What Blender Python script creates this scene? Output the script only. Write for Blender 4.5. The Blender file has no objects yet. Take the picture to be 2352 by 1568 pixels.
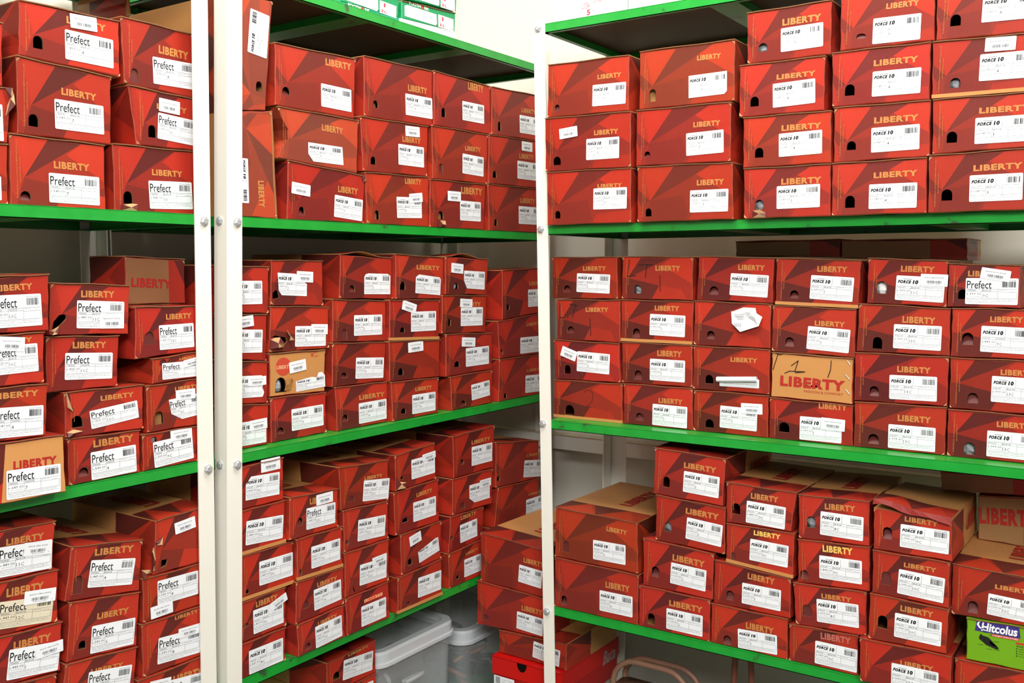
import bpy, math, random
from mathutils import Matrix, Vector
from mathutils.geometry import tessellate_polygon

sc = bpy.context.scene
COL = sc.collection
random.seed(7)

# ------------------------------------------------------------------ camera, world, lamps, exposure
CAM_Z = 1.36
def camera():
    yaw, pitch, roll = math.radians(34.576), math.radians(4.228), math.radians(-0.086)
    f = Vector((-math.sin(yaw) * math.cos(pitch), math.cos(yaw) * math.cos(pitch), -math.sin(pitch)))
    r = Vector((math.cos(yaw), math.sin(yaw), 0)); u = r.cross(f)
    r2 = math.cos(roll) * r + math.sin(roll) * u; u2 = -math.sin(roll) * r + math.cos(roll) * u
    cd = bpy.data.cameras.new('camera'); o = bpy.data.objects.new('camera', cd); COL.objects.link(o)
    m = Matrix((r2, u2, -f)).transposed().to_4x4(); m.translation = (0, 0, CAM_Z)
    o.matrix_world = m
    cd.sensor_width = 36; cd.lens = 2222.6 / 2352 * 36; cd.clip_start = .05
    sc.camera = o
camera()
sc.view_settings.view_transform = 'Standard'; sc.view_settings.look = 'None'
sc.view_settings.exposure = 0.0; sc.view_settings.gamma = 1; sc.view_settings.use_curve_mapping = False
W = bpy.data.worlds.new('room_ambient'); sc.world = W; W.use_nodes = True
W.node_tree.nodes['Background'].inputs[0].default_value = (1, .985, .95, 1)
W.node_tree.nodes['Background'].inputs[1].default_value = .19
def area(name, loc, target, sx, sy, watts, col=(1, .985, .96)):
    l = bpy.data.lights.new(name, 'AREA'); l.shape = 'RECTANGLE'; l.size = sx; l.size_y = sy; l.energy = watts; l.color = col
    o = bpy.data.objects.new(name, l); COL.objects.link(o); o.location = loc
    o.rotation_euler = (Vector(target) - Vector(loc)).to_track_quat('-Z', 'Y').to_euler()
area('ceiling_lamp_corner', (-.75, 1.15, 2.72), (-1.05, 1.5, 1.0), 1.2, .5, 30)
area('ceiling_lamp_behind', (.85, -.85, 2.7), (-.9, 1.2, .9), 1.6, 1.0, 134)

sc.cycles.adaptive_threshold = .04; sc.cycles.max_bounces = 4; sc.cycles.diffuse_bounces = 3; sc.cycles.glossy_bounces = 2; sc.cycles.transmission_bounces = 4; sc.cycles.transparent_max_bounces = 8
# ------------------------------------------------------------------ helpers
def lin(r, g, b):
    f = lambda c: (c / 255 / 12.92) if c / 255 <= .04045 else ((c / 255 + .055) / 1.055) ** 2.4
    return (f(r), f(g), f(b), 1)
MATS = {}
def mat(name, rgb, rough=.6, spec=.5, noise=0, nscale=20, bump=0, bscale=60, metal=0, info=False):
    if name in MATS: return MATS[name]
    m = bpy.data.materials.new(name); m.use_nodes = True; nt = m.node_tree; p = nt.nodes['Principled BSDF']
    p.inputs['Roughness'].default_value = rough; p.inputs['Metallic'].default_value = metal
    p.inputs['Specular IOR Level'].default_value = spec
    c = lin(*rgb); p.inputs['Base Color'].default_value = c
    if noise or bump:
        tc = nt.nodes.new('ShaderNodeTexCoord')
    if noise:
        n = nt.nodes.new('ShaderNodeTexNoise'); n.inputs['Scale'].default_value = nscale; n.inputs['Detail'].default_value = 4
        nt.links.new(tc.outputs['Object'], n.inputs['Vector'])
        mx = nt.nodes.new('ShaderNodeMix'); mx.data_type = 'RGBA'
        nt.links.new(n.outputs['Fac'], mx.inputs['Factor'])
        mx.inputs[6].default_value = (c[0] * (1 - noise), c[1] * (1 - noise), c[2] * (1 - noise), 1)
        mx.inputs[7].default_value = (min(1, c[0] * (1 + noise)), min(1, c[1] * (1 + noise)), min(1, c[2] * (1 + noise)), 1)
        nt.links.new(mx.outputs[2], p.inputs['Base Color'])
    if bump:
        n = nt.nodes.new('ShaderNodeTexNoise'); n.inputs['Scale'].default_value = bscale
        nt.links.new(tc.outputs['Object'], n.inputs['Vector'])
        b = nt.nodes.new('ShaderNodeBump'); b.inputs['Strength'].default_value = bump; b.inputs['Distance'].default_value = .002
        nt.links.new(n.outputs['Fac'], b.inputs['Height']); nt.links.new(b.outputs['Normal'], p.inputs['Normal'])
    MATS[name] = m; return m

def facet_mat(name, base, polys, kraft_from=None, kraft=(196, 138, 82), rough=.42):
    """printed cardboard: flat facets given as polygons in UV space; where kraft_from is set, u beyond it is bare kraft"""
    m = bpy.data.materials.new(name); m.use_nodes = True; nt = m.node_tree; N = nt.nodes; K = nt.links
    p = N['Principled BSDF']; p.inputs['Roughness'].default_value = rough; p.inputs['Specular IOR Level'].default_value = .28
    uv = N.new('ShaderNodeUVMap'); uv.uv_map = 'print'
    sx = N.new('ShaderNodeSeparateXYZ'); K.new(uv.outputs[0], sx.inputs[0])
    def mth(op, a, b=None, c=None):
        n = N.new('ShaderNodeMath'); n.operation = op
        for i, v in enumerate((a, b, c)):
            if v is None: continue
            if isinstance(v, (int, float)): n.inputs[i].default_value = v
            else: K.new(v, n.inputs[i])
        return n.outputs[0]
    def mixc(f, a, b):
        n = N.new('ShaderNodeMix'); n.data_type = 'RGBA'
        for i, v in ((0, f), (6, a), (7, b)):
            if isinstance(v, (tuple, list)): n.inputs[i].default_value = v
            elif isinstance(v, (int, float)): n.inputs[i].default_value = v
            else: K.new(v, n.inputs[i])
        return n.outputs[2]
    col = lin(*base)
    for pts, rgb in polys:
        ar = sum(pts[i][0] * pts[(i + 1) % len(pts)][1] - pts[(i + 1) % len(pts)][0] * pts[i][1] for i in range(len(pts)))
        if ar < 0: pts = pts[::-1]
        msk = None
        for i, (px, py) in enumerate(pts):
            qx, qy = pts[(i + 1) % len(pts)]
            a, b = -(qy - py), (qx - px); c = -(a * px + b * py)
            v = mth('MULTIPLY_ADD', sx.outputs[0], a, c); v = mth('MULTIPLY_ADD', sx.outputs[1], b, v)
            msk = v if msk is None else mth('MINIMUM', msk, v)
        col = mixc(mth('GREATER_THAN', msk, 0.0), col, lin(*rgb))
    oi = N.new('ShaderNodeObjectInfo')
    n = N.new('ShaderNodeMix'); n.data_type = 'RGBA'; n.blend_type = 'MULTIPLY'; n.inputs[0].default_value = 1
    if isinstance(col, tuple): n.inputs[6].default_value = col
    else: K.new(col, n.inputs[6])
    K.new(oi.outputs['Color'], n.inputs[7]); col = n.outputs[2]
    if kraft_from is not None:
        col = mixc(mth('GREATER_THAN', sx.outputs[0], kraft_from), col, lin(*kraft))
    tc = N.new('ShaderNodeTexCoord')
    nz = N.new('ShaderNodeTexNoise'); nz.inputs['Scale'].default_value = 14; nz.inputs['Detail'].default_value = 5
    K.new(tc.outputs['Object'], nz.inputs['Vector'])
    hs = N.new('ShaderNodeHueSaturation'); K.new(col, hs.inputs['Color'])
    K.new(mth('MULTIPLY_ADD', nz.outputs['Fac'], .3, .85), hs.inputs['Value'])
    K.new(hs.outputs[0], p.inputs['Base Color'])
    # fluting of the corrugated board and soft dents
    wv = N.new('ShaderNodeTexWave'); wv.inputs['Scale'].default_value = 90; wv.bands_direction = 'X'
    K.new(tc.outputs['Object'], wv.inputs['Vector'])
    n2 = N.new('ShaderNodeTexNoise'); n2.inputs['Scale'].default_value = 7; n2.inputs['Detail'].default_value = 2
    K.new(tc.outputs['Object'], n2.inputs['Vector'])
    hgt = mth('MULTIPLY_ADD', n2.outputs['Fac'], 24.0, wv.outputs['Fac'])
    b = N.new('ShaderNodeBump'); b.inputs['Strength'].default_value = .12; b.inputs['Distance'].default_value = .0006
    K.new(hgt, b.inputs['Height']); K.new(b.outputs[0], p.inputs['Normal'])
    return m

BR, MID, DK, LT = (184, 48, 31), (150, 42, 30), (98, 35, 30), (169, 45, 30)
DK2, MID2 = (126, 39, 31), (144, 43, 32)
FRONT = facet_mat('printed_red_card', MID, [          # children's sizes, wide band
    (((0, 1), (.03, 1), (.085, .49), (0, .5)), LT),
    (((.03, 1), (.29, 1), (.085, .49)), BR),
    (((.29, 1), (.73, 1), (.085, .49)), DK),
    (((.57, .79), (.73, 1), (1, 1), (1, .38)), BR),
    (((.085, .49), (.54, .33), (.43, 0), (.075, 0)), DK),
    (((.54, .33), (1, .22), (1, 0), (.43, 0)), LT),
    (((0, .5), (.085, .49), (.07, 0), (0, 0)), DK2),
    (((.85, .26), (1, .22), (1, .0), (.93, 0)), MID)])
FRONT_B = facet_mat('printed_red_card_large', MID2, [   # adult sizes, fainter facets
    (((0, 1), (.06, 1), (.145, .38), (0, .62)), LT),
    (((.06, 1), (.41, 1), (.145, .38)), BR),
    (((.41, 1), (.82, 1), (.63, .82), (.145, .38)), (116, 39, 32)),
    (((.63, .82), (.82, 1), (1, 1), (1, .42)), BR),
    (((.145, .38), (.5, .46), (.55, .1), (.5, 0), (.1, 0)), (132, 41, 32)),
    (((.6, .18), (1, .24), (1, 0), (.55, 0)), LT),
    (((0, .62), (.145, .38), (.04, .3), (0, .45)), DK2),
    (((0, .45), (.04, .3), (.06, 0), (0, 0)), LT)])
FRONT_C = facet_mat('printed_red_card_narrow', MID, [   # middle sizes, narrow band
    (((0, 1), (.05, 1), (.14, .40), (0, .6)), LT),
    (((.05, 1), (.40, 1), (.14, .40)), BR),
    (((.40, 1), (.78, 1), (.14, .40)), DK),
    (((.58, .78), (.78, 1), (1, 1), (1, .42)), BR),
    (((.14, .40), (.56, .30), (.46, 0), (.06, 0)), DK2),
    (((.56, .30), (1, .2), (1, 0), (.46, 0)), BR),
    (((0, .6), (.14, .40), (.06, .1), (0, .25)), LT),
    (((.8, .24), (1, .2), (1, .34)), DK2)])
SIDE = facet_mat('printed_side_card', BR, [
    (((0, 1), (.12, 1), (.12, .35)), DK),
    (((0, 1), (.05, .55), (0, .25)), MID),
    (((0, 0), (.12, 0), (.12, .3)), LT)], kraft_from=.118)
LID = facet_mat('printed_lid_card', MID, [
    (((0, 0), (.075, 0), (.075, .25)), DK), (((0, .05), (.075, .25), (0, .5)), BR),
    (((0, .5), (.075, .3), (.075, .75)), DK), (((0, .55), (.075, .75), (0, .95)), LT)], kraft_from=.072)
KRAFT_PART = facet_mat('printed_kraft_card', (208, 146, 86), [(((0, 0), (.30, 0), (.36, 1), (0, 1)), DK), (((0, 0), (.3, 0), (.32, .35)), BR)])
KRAFT = mat('kraft_card', (196, 138, 82), .75, .3, .12, 18, .25, 40)
KRAFT_B = mat('kraft_orange_card', (198, 138, 78), .6, .3, .08, 12, .3, 30)
EDGE = mat('worn_card_edge', (158, 70, 50), .7, .3, .35, 60)
RAW = mat('raw_card_edge', (134, 92, 64), .85, .2, .3, 90)
TORN = mat('torn_card', (196, 156, 112), .9, .2, .2, 120)
REDCARD = mat('dark_red_card', (98, 36, 33), .5, .4, .1, 20)
GOLD = mat('gold_print', (198, 130, 70), .45, .4, .08, 60)
GOLDX = mat('bright_gold_print', (240, 196, 100), .4, .4)
PINK = mat('faded_pink_print', (186, 104, 92), .5, .4)
ORANGE = mat('orange_red_print', (240, 62, 26), .5, .4)
CREAM = mat('cream_print', (246, 196, 150), .5, .4)
REDINK = mat('red_ink', (176, 42, 34), .6, .3)
LABEL = mat('white_label_paper', (240, 243, 246), .5, .4)
STAIN = mat('stained_label_paper', (226, 216, 190), .6, .3, .12, 25)
INK = mat('black_ink', (14, 14, 16), .5, .3)
GREY = mat('grey_ink', (92, 94, 100), .6, .3)
MARK = mat('marker_ink', (34, 22, 24), .6, .3)
POSTM = mat('cream_rack_paint', (243, 240, 228), .45, .4, .02, 8)
STEEL = mat('zinc_bolt', (188, 190, 192), .4, .5, metal=.35)

def mesh(name, vs, fs, mats, parent=None, mi=None, uvs=None, smooth=False, loc=None):
    me = bpy.data.meshes.new(name); me.from_pydata([tuple(v) for v in vs], [], [tuple(f) for f in fs])
    for m in (mats if isinstance(mats, (list, tuple)) else [mats]): me.materials.append(m)
    if mi: me.polygons.foreach_set('material_index', mi)
    if uvs:
        ul = me.uv_layers.new(name='print')
        for poly, fu in zip(me.polygons, uvs):
            if fu is None: continue
            for li, uvc in zip(poly.loop_indices, fu): ul.data[li].uv = uvc
    if smooth: me.polygons.foreach_set('use_smooth', [True] * len(me.polygons))
    me.update()
    return link(name, me, parent, loc)
def link(name, me, parent=None, loc=None, rot=None, scale=None, color=None):
    o = bpy.data.objects.new(name, me); COL.objects.link(o)
    if parent: o.parent = parent
    if loc: o.location = loc
    if rot: o.rotation_euler = rot
    if scale: o.scale = scale
    if color: o.color = color
    return o
def empty(name, loc, rz=0):
    o = bpy.data.objects.new(name, None); COL.objects.link(o); o.location = loc; o.rotation_euler = (0, 0, rz); o.empty_display_size = .05
    return o
def tag(o, label, cat, group=None):
    o['label'] = label; o['category'] = cat
    if group: o['group'] = group
    return o
def struct(o):
    o['kind'] = 'structure'; return o
class MB:
    def __init__(s): s.v = []; s.f = []; s.m = []
    def box(s, x0, x1, y0, y1, z0, z1, m=0):
        b = len(s.v); s.v += [(x0, y0, z0), (x1, y0, z0), (x1, y1, z0), (x0, y1, z0), (x0, y0, z1), (x1, y0, z1), (x1, y1, z1), (x0, y1, z1)]
        for f in ((0, 3, 2, 1), (4, 5, 6, 7), (0, 1, 5, 4), (1, 2, 6, 5), (2, 3, 7, 6), (3, 0, 4, 7)): s.f.append([b + i for i in f]); s.m.append(m)
    def prism(s, ring0, ring1, m=0, caps=True):
        b = len(s.v); n = len(ring0); s.v += list(ring0) + list(ring1)
        for i in range(n): j = (i + 1) % n; s.f.append([b + i, b + j, b + n + j, b + n + i]); s.m.append(m)
        if caps: s.f += [[b + i for i in range(n)][::-1], [b + n + i for i in range(n)]]; s.m += [m, m]
    def tube(s, pts, r, n=8, m=0):
        b = len(s.v); pts = [Vector(p) for p in pts]
        for i, p in enumerate(pts):
            t = (pts[min(i + 1, len(pts) - 1)] - pts[max(i - 1, 0)]).normalized()
            a = t.cross(Vector((0, 0, 1)));  a = a.normalized() if a.length > 1e-4 else Vector((1, 0, 0)); c = t.cross(a)
            for k in range(n): an = 2 * math.pi * k / n; s.v.append(tuple(p + r * (math.cos(an) * a + math.sin(an) * c)))
        for i in range(len(pts) - 1):
            for k in range(n): s.f.append([b + i * n + k, b + i * n + (k + 1) % n, b + (i + 1) * n + (k + 1) % n, b + (i + 1) * n + k]); s.m.append(m)
    def build(s, name, mats, parent=None, loc=None, smooth=False): return mesh(name, s.v, s.f, mats, parent, s.m, None, smooth, loc)

# ------------------------------------------------------------------ lettering from the built-in font
GL = {}; ASP = {}
def glyphs(body, off=0.0, shear=0.0, spacing=1.0, res=2):
    """2D outline mesh of a string, fitted into the unit square"""
    k = (body, off, shear, spacing, res)
    if k in GL: return GL[k]
    c = bpy.data.curves.new('t', 'FONT'); c.body = body; c.offset = off; c.shear = shear; c.resolution_u = res; c.space_character = spacing
    o = bpy.data.objects.new('t', c)
    me = o.to_mesh()
    vs = [(v.co.x, v.co.y) for v in me.vertices]; fs = [tuple(p.vertices) for p in me.polygons]
    o.to_mesh_clear(); bpy.data.objects.remove(o); bpy.data.curves.remove(c)
    x0 = min(v[0] for v in vs); x1 = max(v[0] for v in vs); y0 = min(v[1] for v in vs); y1 = max(v[1] for v in vs)
    vs = [((x - x0) / (x1 - x0), (y - y0) / (y1 - y0)) for x, y in vs]
    nf = []
    for f in fs:   # make every face look to -Y once placed in the XZ plane
        a, b, cc = (vs[i] for i in f[:3])
        nf.append(f if (b[0] - a[0]) * (cc[1] - a[1]) - (b[1] - a[1]) * (cc[0] - a[0]) > 0 else f[::-1])
    GL[k] = (vs, nf); ASP[k] = (x1 - x0) / (y1 - y0); return GL[k]
class P2:
    """flat print collected in a unit square (x right, y up), built in the XZ plane facing -Y"""
    def __init__(s): s.v = []; s.f = []; s.m = []
    def text(s, body, x0, y0, x1, y1, m=0, **kw):
        vs, fs = glyphs(body, **kw); b = len(s.v)
        s.v += [(x0 + (x1 - x0) * x, y0 + (y1 - y0) * y) for x, y in vs]
        s.f += [[b + i for i in f] for f in fs]; s.m += [m] * len(fs); return s
    def text_h(s, body, x0, y0, h, asp, m=0, **kw):
        glyphs(body, **kw); k = (body, kw.get('off', 0.0), kw.get('shear', 0.0), kw.get('spacing', 1.0), kw.get('res', 2))
        return s.text(body, x0, y0, x0 + h * ASP[k] / asp, y0 + h, m, **kw)
    def rect(s, x0, y0, x1, y1, m=0): return s.poly([(x0, y0), (x1, y0), (x1, y1), (x0, y1)], m)
    def poly(s, pts, m=0):
        ar = sum(pts[i][0] * pts[(i + 1) % len(pts)][1] - pts[(i + 1) % len(pts)][0] * pts[i][1] for i in range(len(pts)))
        if ar < 0: pts = list(pts)[::-1]
        b = len(s.v); s.v += list(pts)
        tri = tessellate_polygon([[Vector((x, y, 0)) for x, y in pts]])
        for t in tri:
            a, c, d = (pts[i] for i in t)
            t = tuple(t) if (c[0] - a[0]) * (d[1] - a[1]) - (c[1] - a[1]) * (d[0] - a[0]) > 0 else tuple(t)[::-1]
            s.f.append([b + i for i in t]); s.m.append(m)
        return s
    def stroke(s, pts, w, m=0):
        for (x0, y0), (x1, y1) in zip(pts, pts[1:]):
            d = math.hypot(x1 - x0, y1 - y0) or 1; nx, ny = -(y1 - y0) / d * w / 2, (x1 - x0) / d * w / 2
            ex, ey = (x1 - x0) / d * w * .3, (y1 - y0) / d * w * .3
            s.poly([(x0 - ex + nx, y0 - ey + ny), (x0 - ex - nx, y0 - ey - ny), (x1 + ex - nx, y1 + ey - ny), (x1 + ex + nx, y1 + ey + ny)], m)
        return s
    def me(s, name, mats):
        me = bpy.data.meshes.new(name); me.from_pydata([(x, 0, y) for x, y in s.v], [], s.f)
        for m in (mats if isinstance(mats, (list, tuple)) else [mats]): me.materials.append(m)
        me.polygons.foreach_set('material_index', s.m); me.update(); return me
def place(name, me, parent, x, z, w, h, ang, y, color=None):
    return link(name, me, parent, (x, y, z), (0, -ang, 0), (w, 1, h), color)
ME = {}
def cached(key, fn):
    if key not in ME: ME[key] = fn()
    return ME[key]
def lettering_me(m): return cached(('L', m.name), lambda: P2().text('LIBERTY', 0, 0, 1, 1, off=.05, spacing=1.12, res=3).me('lettering', m))
def side_print_me():
    return cached('side', lambda: P2().text('Feedback/Queries: consumercare@libertyshoes.com', 0, .58, 1, 1, res=1).text('www.libertyshoes.com', .28, 0, .72, .36, res=1).me('side_print', GOLD))
BARS = [random.choice((1, 1, 2, 3)) for _ in range(30)]
def barcode(p, x0, y0, x1, y1, m, seed):
    r = random.Random(seed); ws = [r.choice((1, 1, 2, 3)) for _ in range(41)]; t = sum(ws); x = x0
    for i, w in enumerate(ws):
        d = (x1 - x0) * w / t
        if i % 2 == 0: p.rect(x, y0, x + d, y1, m)
        x += d
def label_print_me(br, pr, sz, co):
    def fn():
        p = P2()
        if br == 'P': p.text('Prefect', .025, .60, .5, .90, 0, off=.004, res=3)
        else:
            p.text('FORCE', .035, .69, .315, .82, 0, off=.062, shear=.28, spacing=1.2, res=3).text('10', .345, .68, .46, .84, 0, off=.062, shear=.15, spacing=1.1, res=3)
            p.rect(.15, .86, .33, .875, 1)
            for a in ((.5, .6, .505, .92),): p.rect(*a, 1)
        barcode(p, .70, .66, .95, .88, 0, pr + sz); p.text('8906012345', .70, .905, .95, .94, 1, res=1)
        for y in (.575, .225): p.rect(.025, y, .975, y + .008, 1)
        p.rect(.025, .49, .62, .497, 1)
        for x in (.025, .315, .62): p.rect(x, .225, x + .004, .575, 1)
        p.rect(.62, .47, .975, .477, 1); p.rect(.971, .225, .975, .47, 1)
        p.text('9906-02T' if br != 'P' else 'TENNIS', .04, .505, .20, .56, 1, res=1).text(co, .33, .505, .50, .56, 1, res=1)
        p.text('ARTICLE CODE', .64, .53, .78, .555, 1, res=1).text('Category', .82, .495, .94, .52, 1, res=1)
        p.text('Rs.', .035, .36, .075, .41, 1, res=1).text(pr, .085, .355, .30, .44, 0, res=1, off=-.006).text('(incl. of all taxes)', .07, .285, .28, .32, 1, res=1)
        p.text_h(sz, .335, .275, .115, 1.75, 0, res=1, off=-.006)
        p.text('Mfg. by Liberty Shoes Ltd, Karnal. For complaints write to the care', .03, .16, .92, .2, 1, res=1)
        p.text('manager at the above address or call the helpline during office hours', .03, .105, .97, .145, 1, res=1)
        p.text('consumercare@libertyshoes.com', .03, .05, .6, .09, 1, res=1)
        return p.me('print', [INK, GREY])
    return cached(('lp', br, pr, sz, co), fn)
def sticker_print_me(text):
    def fn():
        p = P2().text(text, .16, .66, .84, .74, 0, res=1); barcode(p, .24, .24, .76, .46, 1, text); p.text('890600112847', .28, .13, .72, .19, 1, res=1); p.rect(.88, .16, .9, .2, 0)
        return p.me('print', [INK, GREY])
    return cached(('sp', text), fn)
def paper_me(poly, m, rx=.025, ry=.045):
    def fn():
        if poly is None:
            pts = []
            for cx, cy, a0 in ((1 - rx, ry, -90), (1 - rx, 1 - ry, 0), (rx, 1 - ry, 90), (rx, ry, 180)):
                for k in range(4): a = math.radians(a0 + 30 * k); pts.append((cx + rx * math.cos(a), cy + ry * math.sin(a)))
        else: pts = list(poly)
        return P2().poly(pts).me('label', m)
    return cached(('pp', poly, m.name, rx), fn)

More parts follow.
